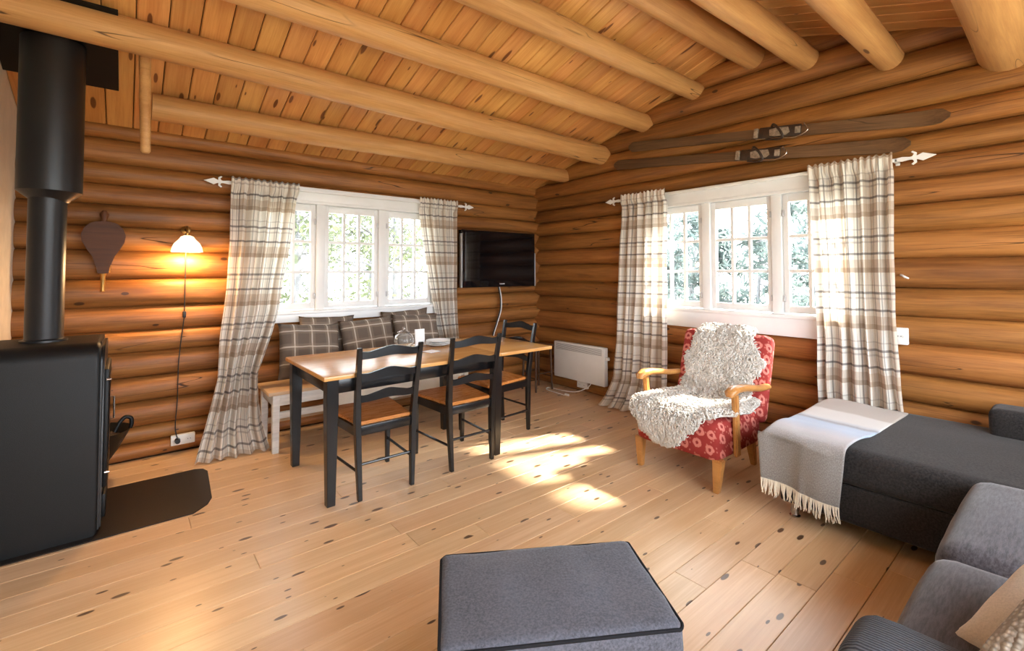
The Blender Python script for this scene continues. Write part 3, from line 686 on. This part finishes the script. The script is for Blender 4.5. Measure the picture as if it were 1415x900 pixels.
for i in range(64):
    u = (i+.5)/64; p = bl_f(u, 0); d = rr.uniform(-.02, .02); L = rr.uniform(.062, .085)
    mb.tube([p + Vector((-.002, 0, .006)), p + Vector((-.006+rr.uniform(-.006, .004), d*.4, -L*.5)), p + Vector((-.004+rr.uniform(-.01, .006), d, -L))], [.0035, .0032, .002], 5)
tag(mb.build('fringe', FRINGE, BT, smooth=60), 'cream twisted wool fringe', kind='stuff')
# ---- ottoman
cx, cy = (-3.156-2.618-2.831-3.348)/4, (-3.007-3.337-3.669-3.32)/4
O = root('ottoman', 'slate blue upholstered ottoman with piped edges on the open floor', 'ottoman', (cx, cy, 0), math.atan2(-.33, .538))
mb = MB(); mb.rbox((0, 0, .235), (.64, .405, .37), .022, 20, (.006, .006, .012), wr=.006, wf=9)
mb.build('body', OTTO, O, smooth=180)
mb = MB(); hw, hd, r = .319, .2015, .022; ring = []
for k, (sx, sy) in enumerate(((1, 1), (-1, 1), (-1, -1), (1, -1))):
    for j in range(7):
        a = math.pi/2*(k + j/6); ring.append((sx*(hw-r) + r*math.cos(a), sy*(hd-r) + r*math.sin(a), .409+.002*math.sin(k+j)))
ring += ring[:2]; mb.tube(ring, .0045, 8); mb.build('piping', PIPING, O, smooth=180)
for sx in (-1, 1):
    for sy in (-1, 1): MB().cyl((sx*.26, sy*.15, 0), (sx*.26, sy*.15, .06), .018, .022).build('foot', DARKW, O)
# ---- sofa pillows
def pillow(w, h, t, seed, mat, name, label, loc, rot):
    mb = cushion_mesh(w, h, t, seed); o = mb.build(name, mat, None, loc, rot, smooth=180); return tag(o, label, 'cushion', 'loose pillows on the sofa')
# ---- wood stove
ST = root('wood_stove', 'black iron wood stove with a tall flue pipe on a hearth plate', 'stove', (-4.30, -.84, .006))
mb = MB(); out = []
hw, top, r = .29, .975, .085
for k in range(9):
    a = math.pi/2*k/8; out.append((hw - r + r*math.cos(a)*1.0, top - r + r*math.sin(a)))
out += [(-p[0], p[1]) for p in out[::-1]]; out = [(hw, 0)] + out + [(-hw, 0)]
MX = Matrix(((0, 0, 1, 0), (1, 0, 0, 0), (0, 1, 0, 0), (0, 0, 0, 1)))
mb.prism(out, -.21, .232, MX); bmesh.ops.bevel(mb.bm, geom=[e for e in mb.bm.edges if e.verts[0].co.x > .23 and e.verts[1].co.x > .23], offset=.022, segments=4, profile=.5, affect='EDGES'); mb.build('body', IRON, ST, smooth=40)
mb = MB(); o2 = [(p[0]*.93, p[1]*.955+.02) for p in out]; mb.prism(o2, .232, .247, MX); bmesh.ops.bevel(mb.bm, geom=[e for e in mb.bm.edges if e.verts[0].co.x > .24 and e.verts[1].co.x > .24], offset=.008, segments=2, affect='EDGES'); mb.build('front_frame', PIPE, ST, smooth=40)
dr = MB().box((.255, 0, .52), (.022, .44, .62), bev=.008).build('door', IRON, ST)
MB().box((.268, 0, .56), (.004, .33, .44), bev=.002).build('door_glass', TVS, dr); mb = MB().tube([(.268, .19, .60), (.282, .19, .60), (.284, .19, .47), (.268, .19, .47)], .005, 8); mb.build('handle', STEEL, dr)
for zz in (.30, .78): MB().cyl((.256, -.255, zz), (.276, -.255, zz), .006, .005, 10).build('hinge_pin', STEEL, ST)
MB().box((.253, 0, .11), (.018, .40, .12), bev=.006).build('ash_door', IRON, ST)
MB().lathe([(.095, 0), (.095, .012), (.079, .016), (.077, .02), (.077, .80), (.0775, .80)], (-.008, .01, top-.002), 32).build('flue_pipe', PIPE, ST)
MB().lathe([(.077, .745), (.085, .76), (.132, .80), (.132, 1.62)], (-.002, .02, top), 36).build('insulated_flue', PIPE, ST)
mb = MB(); mb.box((0, 0, 0), (.53, .71, .012), bev=.002); o = mb.build('ceiling_plate', IRON, ST, (.002, .018, 2.618-.006), (-th, 0, 0), smooth=0)
HP = MB(); HP.prism([(-4.535, -1.18), (-3.66, -1.175), (-3.585, -1.10), (-3.555, -1.02), (-3.525, -.56), (-3.545, -.50), (-3.59, -.475), (-4.535, -.475)], 0.0005, .006)
bmesh.ops.bevel(HP.bm, geom=[e for e in HP.bm.edges if e.verts[0].co.z > .005 and e.verts[1].co.z > .005], offset=.002, segments=1, affect='EDGES')
tag(HP.build('hearth_plate', HEARTH), 'flat dark steel hearth plate with cut corners under the stove', 'floor plate')
# ================================================================ CURTAINS
def curtain(rows, folds, label, group, seed, amp=.03, cw=1.15, axis='y', puddle=None, top=0.045, nu=130, nv=70):
    """rows: (z, a0, a1, depth) from top to bottom; a along the wall, depth distance from the wall plane"""
    rows = sorted(rows, key=lambda r: -r[0]); zt, zb = rows[0][0], rows[-1][0]
    def at(z):
        for r0, r1 in zip(rows, rows[1:]):
            if z >= r1[0]:
                k = (r0[0]-z)/(r0[0]-r1[0]) if r0[0] > r1[0] else 0; return [p+(q-p)*k for p, q in zip(r0[1:], r1[1:])]
        return rows[-1][1:]
    def f(u, v):
        z = zt - (zt-zb)*v; a0, a1, d = at(z); ph = seed*2.1
        g = min(1, v/.06)
        wv = u + .018*math.sin(u*23+seed) + .03*noise.noise(Vector((u*3, v*1.5, seed)))
        fold = math.sin(wv*folds*2*math.pi+ph)*(.75+.25*noise.noise(Vector((u*5, v*2, seed+9))))
        small = math.sin(u*folds*5.3*2*math.pi)*.25*math.exp(-v*9)
        dd = d + amp*(fold*(.55+.45*g) + small) + .012*noise.noise(Vector((u*6, v*5, seed+3)))
        # frill above the rod, tight waist at the rod pocket
        if v < .055: k_ = 1 - max(0, (v-.035)/.02); dd = dd*(1-k_) + k_*(d + .022 + amp*.28*(1 + .6*fold + .5*math.sin(u*folds*15)))
        a = a0 + (a1-a0)*u + .012*noise.noise(Vector((u*4, v*6, seed+5)))*v
        zz = z + (.008*math.sin(u*folds*13)*math.exp(-v*40) - .0)
        if puddle and v > .86:
            k = (v-.86)/.14; dd += puddle*k*k*(1+.6*noise.noise(Vector((u*7, 1, seed)))); zz = max(.006+.02*abs(noise.noise(Vector((u*9, v*22, seed)))), zz)
        return Vector((a, -dd, zz)) if axis == 'y' else Vector((-dd, a, zz))
    o = MB().grid(f, nu, nv, lambda u, v: (u*cw+seed*.07, 2.1-(zt-zb)*v + seed*.05)).build('curtain', CURT, smooth=180, normals=False)
    return tag(o, label, 'curtain', group)
Cg = 'plaid curtains'
curtain([(2.095, -3.352, -2.845, .10), (1.99, -3.352, -2.85, .10), (1.61, -3.36, -2.907, .139), (1.285, -3.38, -2.969, .18), (1.045, -3.405, -3.006, .211), (.86, -3.425, -3.06, .235), (.56, -3.445, -3.165, .277), (.38, -3.485, -3.165, .303), (.20, -3.53, -3.15, .329), (.0, -3.59, -3.10, .35)], 5.5, 'long cream and brown plaid curtain beside the lamp, swept aside and pooling on the floor', Cg, 1, .045, 1.3, 'y', .05)
curtain([(2.10, -1.70, -1.253, .095), (1.79, -1.661, -1.255, .095), (1.445, -1.604, -1.256, .098), (1.14, -1.546, -1.258, .101), (.88, -1.496, -1.25, .104), (.68, -1.454, -1.233, .106), (.02, -1.43, -1.22, .106)], 5.5, 'cream and brown plaid curtain beside the television, behind the bench', Cg, 2, .032, 1.05, 'y')
curtain([(2.115, -1.40, -1.905, .095), (1.22, -1.367, -1.91, .125), (.64, -1.347, -1.917, .155), (.30, -1.325, -1.92, .175), (.10, -1.25, -1.92, .19), (.0, -1.20, -1.92, .20)], 5.5, 'cream and brown plaid curtain between the wall heater and the red armchair', Cg, 3, .036, 1.15, 'x', .06)
curtain([(2.115, -3.085, -3.58, .095), (1.455, -3.111, -3.568, .10), (1.05, -3.124, -3.571, .108), (.84, -3.126, -3.58, .113), (.48, -3.126, -3.60, .115), (.05, -3.13, -3.62, .11)], 6, 'cream and brown plaid curtain behind the grey chaise and its wool throw', Cg, 4, .038, 1.3, 'x')
# rods with arrow finials
def rod(label, a, b, z, axis, ext):
    loc = ((a+b)/2, -.095, z) if axis == 'y' else (-.095, (a+b)/2, z)
    L = abs(b-a)/2; Rr = root('curtain_rod', label, 'curtain rod', loc, 0 if axis == 'y' else R(-90), 'white curtain rods')
    MB().span(-L, L, -.007, .007, -.011, .011, .003).build('rail', WHITE, Rr)
    for s in (-1, 1):
        mb = MB(); pts = [(0, -.011), (.05, -.017), (.10, -.010), (.118, -.012), (.128, -.030), (.110, -.045), (.120, -.052), (.146, -.036), (.143, -.013), (.155, -.016), (.185, -.029), (.27, 0)]
        pts = [(x*.76, y*.86) for x, y in pts]; outl = pts + [(x, -y) for x, y in pts[-2::-1]]
        if s < 0: outl = [(-x, y) for x, y in outl][::-1]
        mb.prism([(s*0 + x, y) for x, y in outl], -.006, .006, Matrix.Translation((s*L, 0, 0)) @ Matrix(((1, 0, 0, 0), (0, 0, 1, 0), (0, 1, 0, 0), (0, 0, 0, 1)))); mb.build('finial', WHITE, Rr, smooth=0)
        MB().span(s*(L-.012), s*(L+.012), -.006, .08, -.012, .006, .002).span(s*(L-.012), s*(L+.012), .07, .08, -.05, .012, .002).build('bracket', WHITE, Rr)
    return Rr
rod('white curtain rod with arrow finials above the window by the bench', -3.325, -1.23, 2.055, 'y', .2)
rod('white curtain rod with arrow finials above the window by the armchair', -3.585, -1.385, 2.07, 'x', .2)
# ================================================================ THINGS ON THE WALLS
# television
TV = root('television', 'black flat television mounted on the logs in the corner', 'television', (-.70, -.125, 1.49))
MB().box((0, 0, 0), (1.045, .07, .625), bev=.008).build('housing', TVB, TV)
MB().box((0, -.0365, .022), (.955, .004, .53), bev=.001).build('screen', TVS, TV, smooth=0)
MB().span(-.527, -.519, -.042, .0, -.312, .27, .002).build('side_trim', SILVER, TV)
MB().span(.519, .527, -.042, .0, -.312, .08, .002).build('side_trim', SILVER, TV)
MB().box((.02, -.0365, -.278), (.07, .004, .012), bev=.001).build('badge', SILVER, TV, smooth=0)
MB().box((0, .052, 0), (.3, .04, .3), bev=.004).build('wall_bracket', BLACKP, TV)
cab = [(0, .01, -.30), (.03, .03, -.36), (.055, .04, -.46), (.05, .04, -.58), (.0, .04, -.72), (-.06, .045, -.90), (-.06, .05, -1.2)]
def smooth_path(p, n=6):
    p = [Vector(q) for q in p]; out = []
    for i in range(len(p)-1):
        p0, p1, p2, p3 = p[max(i-1, 0)], p[i], p[i+1], p[min(i+2, len(p)-1)]
        for k in range(n):
            t = k/n; out.append(.5*((2*p1) + (p2-p0)*t + (2*p0-5*p1+4*p2-p3)*t*t + (3*p1-p0-3*p2+p3)*t**3))
    return out + [p[-1]]
MB().tube(smooth_path(cab), .008, 8).build('power_cable', RUBBER, TV, smooth=180)
MB().tube([q + Vector((.012, -.004, 0)) for q in smooth_path(cab)], .006, 8).build('aerial_cable', PLASTIC, TV, smooth=180)
# wall heater
H = root('wall_heater', 'white electric panel heater low on the log wall', 'heater', (-.065, -.775, .14))
Hh = .405
MB().span(-.035, .025, -.375, .375, 0, Hh, .008).build('panel', PLASTIC, H)
for k in range(6): MB().span(-.038, -.033, -.34, .34, Hh-.085+k*.012, Hh-.080+k*.012).build('grille_slot', plain('grille_shadow_grey', (.30, .29, .28), .6, nz=(4, .05)) if k == 0 else MATS['grille_shadow_grey'], H, smooth=0)
MB().span(-.03, .015, -.41, -.375, Hh-.13, Hh-.095, .006).build('thermostat', PLASTIC, H)
for s in (-1, 1): MB().span(.02, .06, s*.25-.015, s*.25+.015, .05, .35).build('bracket', PLASTIC, H, smooth=0)
c = [(-.01, -.17, .0), (-.03, -.13, -.05), (-.08, -.02, -.105), (-.10, .15, -.125), (-.10, .36, -.130), (-.15, .385, -.134), (-.19, .30, -.134), (-.20, .12, -.134), (-.21, .02, -.134)]
MB().tube(smooth_path(c), .005, 8).build('power_cord', PLASTIC, H, smooth=180)
MB().cyl((-.21, .02, -.122), (-.215, -.03, -.12), .016, .012, 12).build('plug', PLASTIC, H)
# outlets
def outlet(label, loc, rz, w=.15, h=.075, n=2):
    r = root('wall_socket', label, 'socket', loc, rz, 'wall sockets')
    MB().box((0, -.015, 0), (w, .035, h), bev=.006).build('plate', PLASTIC, r)
    for i in range(n):
        x = (i-(n-1)/2)*w/n
        rc = MB().lathe([(.024, 0), (.024, .003), (.019, .003), (.019, .001), (.001, .001)], seg=20, M=Matrix.Translation((x, -.0325, 0)) @ Matrix.Rotation(R(90), 4, 'X')).build('receptacle', PLASTIC, r)
        for s in (-1, 1): MB().cyl((x+s*.008, -.036, 0), (x+s*.008, -.0335, 0), .0028, .0028, 8).build('pin_hole', RUBBER, rc)
    return r
outlet('white double socket near the floor under the wall lamp', (-3.625, -.02, .10), 0)
outlet('white double socket under the panel heater', (-.02, -.79, .095), R(-90))
outlet('white socket box behind the edge of the curtain above the chaise', (-.02, -3.575, .92), R(-90), .085, .11, 1)
hk = root('curtain_hook', 'small white tie-back hook on the log beside the curtain', 'hook', (0, -3.585, 1.32))
MB().tube([(-.0, 0, 0), (-.05, -.005, .002), (-.075, -.03, -.012), (-.072, -.05, -.022)], [.006, .006, .007, .004], 8).build('peg', WHITE, hk, smooth=180)
MB().cyl((.0, 0, 0), (-.012, 0, 0), .014, .012, 12).build('rosette', WHITE, hk)
# wall lamp
L = root('wall_lamp', 'lit wall lamp with a white glass dome shade and hanging cord', 'lamp', (-3.63, -.135, 1.50))
MB().lathe([(.098, 0), (.099, .004), (.094, .03), (.080, .062), (.056, .088), (.048, .098), (.040, .112), (.018, .122), (.018, .117), (.037, .108), (.052, .085), (.076, .059), (.090, .028), (.094, .003)], seg=40).build('shade', SHADE, L, smooth=180)
MB().lathe([(.001, .015), (.022, .025), (.028, .045), (.020, .07), (.014, .09), (.014, .11)], seg=20).build('bulb', BULB, L, smooth=180)
MB().tube(smooth_path([(0, 0, .115), (0, 0, .15), (0, .02, .185), (0, .07, .19), (0, .14, .17)]), .007, 10).build('arm', BRASS, L, smooth=180)
MB().lathe([(.03, 0), (.03, .01), (.012, .018)], seg=20, M=Matrix.Translation((0, .135, .17)) @ Matrix.Rotation(R(90), 4, 'X')).build('wall_rose', BRASS, L)
cp = [(0, .13, .16), (0, .10, .05), (0, .098, -.2), (-.002, .094, -.45)]
MB().tube(smooth_path(cp), .0035, 6).build('cord', RUBBER, L, smooth=180)
MB().box((-.002, .09, -.47), (.022, .02, .05), bev=.006).build('switch', RUBBER, L)
MB().tube(smooth_path([(-.002, .094, -.49), (-.03, .09, -.8), (-.035, .085, -1.1), (-.045, .078, -1.3), (-.03, .06, -1.385)]), .0035, 6).build('cord', RUBBER, L, smooth=180)
MB().cyl((-.03, .082, -1.40), (-.03, .04, -1.40), .019, .016, 14).build('plug', RUBBER, L)
pl = bpy.data.lights.new('lamp_glow', 'POINT'); pl.energy = 16; pl.color = (1, .62, .28); pl.shadow_soft_size = .05
po = bpy.data.objects.new('lamp_glow', pl); COL.objects.link(po); po.parent = L; po.location = (0, 0, -.02)
# bellows
Bl = root('fire_bellows', 'heart-shaped brown wooden fire bellows hanging by the flue pipe', 'bellows', (-4.10, -.055, 1.22))
half = [(.0, .475), (.03, .478), (.07, .465), (.102, .43), (.117, .385), (.110, .335), (.085, .285), (.058, .24), (.042, .20), (.036, .165), (.03, .12), (0, .12)]
outl = [(x, z) for x, z in half] + [(-x, z) for x, z in half[-2:0:-1]]
MXZ = Matrix(((1, 0, 0, 0), (0, 0, 1, 0), (0, 1, 0, 0), (0, 0, 0, 1)))
for y0, y1, nm, mt in ((-.055, -.035, 'front_board', BELLW), (-.035, .025, 'leather_side', LEATHER), (.025, .043, 'rear_board', BELLW)):
    kk = .95 if nm == 'leather_side' else 1
    mb = MB(); mb.prism([(x*kk, .3+(z-.3)*kk) for x, z in outl], y0, y1, MXZ)
    if kk == 1: bmesh.ops.bevel(mb.bm, geom=mb.bm.edges[:], offset=.004, segments=2, affect='EDGES')
    mb.build(nm, mt, Bl)
MB().tube([(0, -.02, .45), (0, -.02, .49), (.0, -.02, .53), (0, -.02, .555)], [.016, .015, .026, .012], 14).build('handle', BELLW, Bl, smooth=60)
MB().lathe([(.036, .125), (.040, .13), (.040, .165), (.044, .17), (.044, .178)], (0, -.01, 0), 20).build('collar', BRASS, Bl)
MB().lathe([(.022, .128), (.014, .10), (.011, .0), (.014, -.004)], (0, -.01, 0), 14, True).build('nozzle', BRASS, Bl)
# skis
def ski(label, tail, tip, seed, bc):
    tail, tip = Vector(tail), Vector(tip); mid = (tail+tip)/2; d = tip-tail; Ls = d.length
    S_ = root('wooden_ski', label, 'ski', mid, 0, 'old skis on the wall'); ang = math.atan2(d.z, -d.y)
    M = Matrix.Rotation(R(-90), 4, 'Z') @ Matrix.Rotation(-ang, 4, 'Y')
    S_.rotation_euler = M.to_euler()
    def P(x, y, z): return Vector((x, y, z))
    mb = MB(); n = 60; Vr = []
    for i in range(n+1):
        t = i/n; x = (t-.5)*Ls; wd = (.040 + .012*abs(2*t-1)**1.5)
        if t > .965: wd *= max(.25, math.sqrt(max(0, 1-((t-.965)/.035)**2)))
        if t < .03: wd *= .35 + .65*math.sqrt(max(0, 1-((.03-t)/.03)**2))
        th_ = .008 + .010*math.exp(-((t-.5)/.16)**2); cam_ = -.02*math.sin(math.pi*t) - .05*max(0, (t-.9)/.1)**2 
        Vr.append([mb.bm.verts.new(P(x, cam_+a, b)) for a, b in ((0, -wd), (-th_, -wd*.92), (-th_-.003, 0), (-th_, wd*.92), (0, wd))])
    for i in range(n):
        for j in range(5): mb.bm.faces.new((Vr[i][j], Vr[i+1][j], Vr[i+1][(j+1) % 5], Vr[i][(j+1) % 5]))
    mb.bm.faces.new(Vr[0]); mb.bm.faces.new(Vr[-1][::-1]); mb.build('blade', SKIW, S_, smooth=40)
    bx = bc
    def part(nm, mt, fn):
        q = MB(); fn(q)
        return q.build(nm, mt, S_)
    part('foot_plate', LEATHER, lambda q: q.box((bx, -.046, 0), (.30, .012, .085), bev=.004))
    part('toe_iron', RUST, lambda q: q.box((bx-.175, -.05, .002), (.035, .02, .075), bev=.006))
    part('worn_pad', RUST, lambda q: q.prism([(-.07, -.025), (-.03, -.034), (.05, -.030), (.075, -.01), (.06, .03), (-.02, .034), (-.075, .02)], -.006, .0, Matrix.Translation((bx-.0, -.053, .0)) @ Matrix.Rotation(R(90), 4, 'X')))
    part('heel_piece', RUST, lambda q: q.box((bx+.13, -.053, .0), (.04, .014, .05), bev=.005))
    part('strap', LEATHER, lambda q: q.tube(smooth_path([(bx-.06, -.05, .045), (bx-.03, -.09, .05), (bx+.02, -.10, .0), (bx+.04, -.085, -.05), (bx-.01, -.06, -.06), (bx-.09, -.055, -.05)]), .009, 8))
    part('cable', STEEL, lambda q: q.tube(smooth_path([(bx-.17, -.05, -.045), (bx, -.055, -.05), (bx+.12, -.06, -.055), (bx+.20, -.06, -.01), (bx+.17, -.06, .045)]), .0035, 6))
    return S_
ski('long brown wooden ski with pale worn binding, upper of the pair', (-.055, -1.455, 2.605), (-.055, -3.86, 2.300), 1, .235)
ski('long brown wooden ski with curled strap, lower of the pair', (-.055, -1.27, 2.455), (-.055, -3.67, 2.165), 2, .275)
# ================================================================ SMALL THINGS
# stool in the corner
Sb = root('bar_stool', 'dark brown wooden stool standing in the corner under the television', 'stool', (-.30, -.33, 0))
mb = MB(); mb.box((0, 0, .505), (.30, .27, .022), bev=.008); mb.build('seat', DARKW, Sb)
for sx in (-1, 1):
    for sy in (-1, 1): MB().tube([(sx*.125, sy*.115, 0), (sx*.112, sy*.10, .495)], [.012, .015], 10).build('leg', DARKW, Sb)
    MB().tube([(sx*.12, -.11, .15), (sx*.12, .11, .15)], .008, 8).build('stretcher', DARKW, Sb)
    MB().tube([(-.12, sx*.11, .20), (.12, sx*.11, .20)], .008, 8).build('stretcher', DARKW, Sb)
# things on the table
J = root('glass_jar', 'round clear glass jar with a lid on the dining table', 'jar', (-2.27, -.93, .7505))
MB().lathe([(.001, 0), (.05, 0), (.072, .02), (.082, .055), (.070, .095), (.045, .112), (.045, .118), (.041, .118), (.041, .110), (.066, .092), (.077, .055), (.068, .023), (.048, .005), (.001, .005)], seg=32).build('bowl', JAR, J, smooth=180)
MB().lathe([(.05, .118), (.05, .123), (.03, .132), (.008, .136), (.008, .146), (.013, .152), (.010, .160), (.001, .162)], seg=24).build('lid', JAR, J, smooth=180)
N = root('napkin_holder', 'upright white card stand beside the glass jar', 'stand', (-2.115, -.90, .7505))
MB().span(-.045, .045, -.03, .03, 0, .006, .001).build('base', PAPER, N); MB().box((0, -.004, .068), (.085, .012, .125), (R(-4), 0, 0), .002).build('card', PAPER, N)
PG = 'white plates on the table'
for i in range(3):
    p = MB().lathe([(.001, .004), (.06, .004), (.085, .014), (.105, .018), (.106, .016), (.086, .009), (.06, 0), (.001, 0)], (0, 0, 0), 40).build('plate', CERAMIC, None, (-2.0+.003*i, -1.0, .7505+.0125*i), smooth=180)
    tag(p, ['bottom plate of the white stack on the dining table', 'middle plate of the white stack on the dining table', 'top plate of the white stack on the dining table'][i], 'plate', PG)
tag(MB().lathe([(.001, .004), (.04, .004), (.06, .012), (.075, .016), (.076, .014), (.06, .007), (.04, 0), (.001, 0)], (0, 0, 0), 32).build('saucer', CERAMIC, None, (-2.32, -1.16, .7505), smooth=180), 'single white saucer on the table behind a chair back', 'saucer')
tag(MB().box((0, 0, .002), (.10, .10, .003), bev=.0008).build('napkin', PAPER, None, (-2.2, -1.24, .7505), (0, 0, R(12)), smooth=0), 'folded white napkin lying on the dining table', 'napkin')
# bucket beside the stove
K = root('coal_scuttle', 'black scuttle with a loop handle behind the wood stove', 'scuttle', (-4.12, -.32, 0))
MB().lathe([(.074, 0), (.078, .01), (.08, .13), (.125, .20), (.188, .325), (.193, .33), (.183, .325), (.12, .203), (.074, .135), (.070, .015), (.001, .012)], seg=28).build('bucket', IRON, K, smooth=60)
MB().tube(smooth_path([(.10, -.03, .30), (.125, -.02, .36), (.155, -.01, .395), (.185, -.01, .385), (.19, -.01, .35), (.183, -.01, .32)]), .012, 8).build('loop_handle', IRON, K, smooth=180)
gl = MB(); gl.rbox((0, 0, 0), (.14, .10, .06), .028, 8, wr=.012, wf=14); tag(gl.build('work_glove', LEATHER, None, (-4.04, -.37, .29), (.2, .5, .3), smooth=180), 'black leather work glove lying in the scuttle', 'glove')
# pillows on the sofa
pillow(.44, .42, .17, 11, BEIGE, 'pillow', 'smooth beige velvet pillow lying on the grey sofa seat', (-2.37, -4.40, .56), (R(66), 0, R(66)))
pillow(.42, .42, .18, 12, KNIT, 'pillow', 'chunky cream knitted pillow leaning on the beige one', (-2.61, -4.442, .656), (R(62), 0, R(65)))
# ================================================================ OUTDOORS: trees seen through the panes
def tree_mesh(seed, h, kind):
    rg = random.Random(seed); tb = MB(); tips = []
    tr = [(0, 0, 0)]; 
    for i in range(1, 7): tr.append((tr[-1][0]+rg.uniform(-.08, .08), tr[-1][1]+rg.uniform(-.08, .08), h*i/6))
    tb.tube(tr, [.10*(1-i/7)+.015 for i in range(7)], 8)
    nb = 34 if kind == 'fir' else 26
    for k in range(nb):
        t = rg.uniform(.14, .97); z = h*t; i = min(5, int(t*6)); fr = t*6-i; p = Vector(tr[i]).lerp(Vector(tr[i+1]), fr); a = rg.uniform(0, 6.28)
        Lb = (1-t)*h*.34+.3 if kind == 'fir' else rg.uniform(.5, 1.35)*(1.15-abs(t-.5)); rise = -.15 if kind == 'fir' else rg.uniform(.2, .7)
        q = [p + Vector((math.cos(a)*Lb*s, math.sin(a)*Lb*s, Lb*s*rise + rg.uniform(-.05, .05))) for s in (0, .35, .7, 1)]
        tb.tube(q, [.028, .019, .012, .005], 5)
        for s in range(3 if kind == 'birch' else 1):
            b0 = q[1+s % 3]; e = b0 + Vector((rg.uniform(-.45, .45), rg.uniform(-.45, .45), rg.uniform(.0, .45))); tb.tube([b0, (b0+e)/2 + Vector((0, 0, .05)), e], [.011, .008, .003], 4); tips.append((b0, e))
        tips.append((q[0].lerp(q[3], .3), q[3]))
    lb = MB(); nl = 26 if kind == 'fir' else 15
    for a, b in tips:
        for _ in range(nl):
            c = a.lerp(b, rg.random()**.7) + Vector((rg.gauss(0, .1), rg.gauss(0, .1), rg.gauss(0, .08)))
            sz = rg.uniform(.035, .07); u = Vector((rg.gauss(0, 1), rg.gauss(0, 1), rg.gauss(0, 1))).normalized(); v = u.orthogonal().normalized()
            if kind == 'fir': u *= sz*2.6; v *= sz*.55
            else: u *= sz; v *= sz*.7
            vs = [lb.bm.verts.new(c+u*i_+v*j_) for i_, j_ in ((-1, 0), (0, -1), (1, 0), (0, 1))]; lb.bm.faces.new(vs)
    return tb, lb
protos = []
def mk_tree(seed, h, kind, nm, lab):
    t = root(nm, lab, 'tree'); tb, lb = tree_mesh(seed, h, kind)
    tb.build('trunk', BARK, t); lf = lb.build('foliage', NEEDLE if kind == 'fir' else LEAF, t, smooth=0, normals=False); lf['kind'] = 'stuff'; return t
bA = mk_tree(1, 4.6, 'birch', 'birch_tree', 'leafy birch tree outside the window by the bench'); bB = mk_tree(2, 5.2, 'birch', 'birch_tree', 'leafy birch tree outside the window by the bench')
fA = mk_tree(3, 4.4, 'fir', 'fir_tree', 'blue-green conifer outside the window by the armchair'); fB = mk_tree(4, 3.8, 'fir', 'fir_tree', 'blue-green conifer outside the window by the armchair')
def put(p, used, loc, rz, s, lab, grp):
    o = p if p.name not in used else copy_tree(p); used.add(p.name); o.location = loc; o.rotation_euler = (0, 0, rz); o.scale = (s,)*3; o['label'] = lab; o['group'] = grp
used = set(); rg = random.Random(9)
for i, (x, y) in enumerate([(-1.9, 3.6), (-.6, 3.2), (.3, 4.6), (1.4, 4.4), (-1.0, 5.6), (2.2, 6.4), (.9, 7.4), (-2.6, 5.0), (3.4, 7.6)]):
    put((bA, bB)[i % 2], used, (x, y, -.7), rg.uniform(0, 6), rg.uniform(.8, 1.0), 'leafy birch tree outside the window by the bench', 'birches outside')
for i, (x, y) in enumerate([(3.4, -1.5), (3.9, -.4), (4.8, .7), (4.2, -2.4), (5.4, -1.4), (6.0, 1.8), (6.6, .2), (5.0, -3.1), (7.0, 2.6)]):
    put((fA, fB)[i % 2], used, (x, y, -.7), rg.uniform(0, 6), rg.uniform(.62, .8), 'blue-green conifer outside the window by the armchair', 'conifers outside')
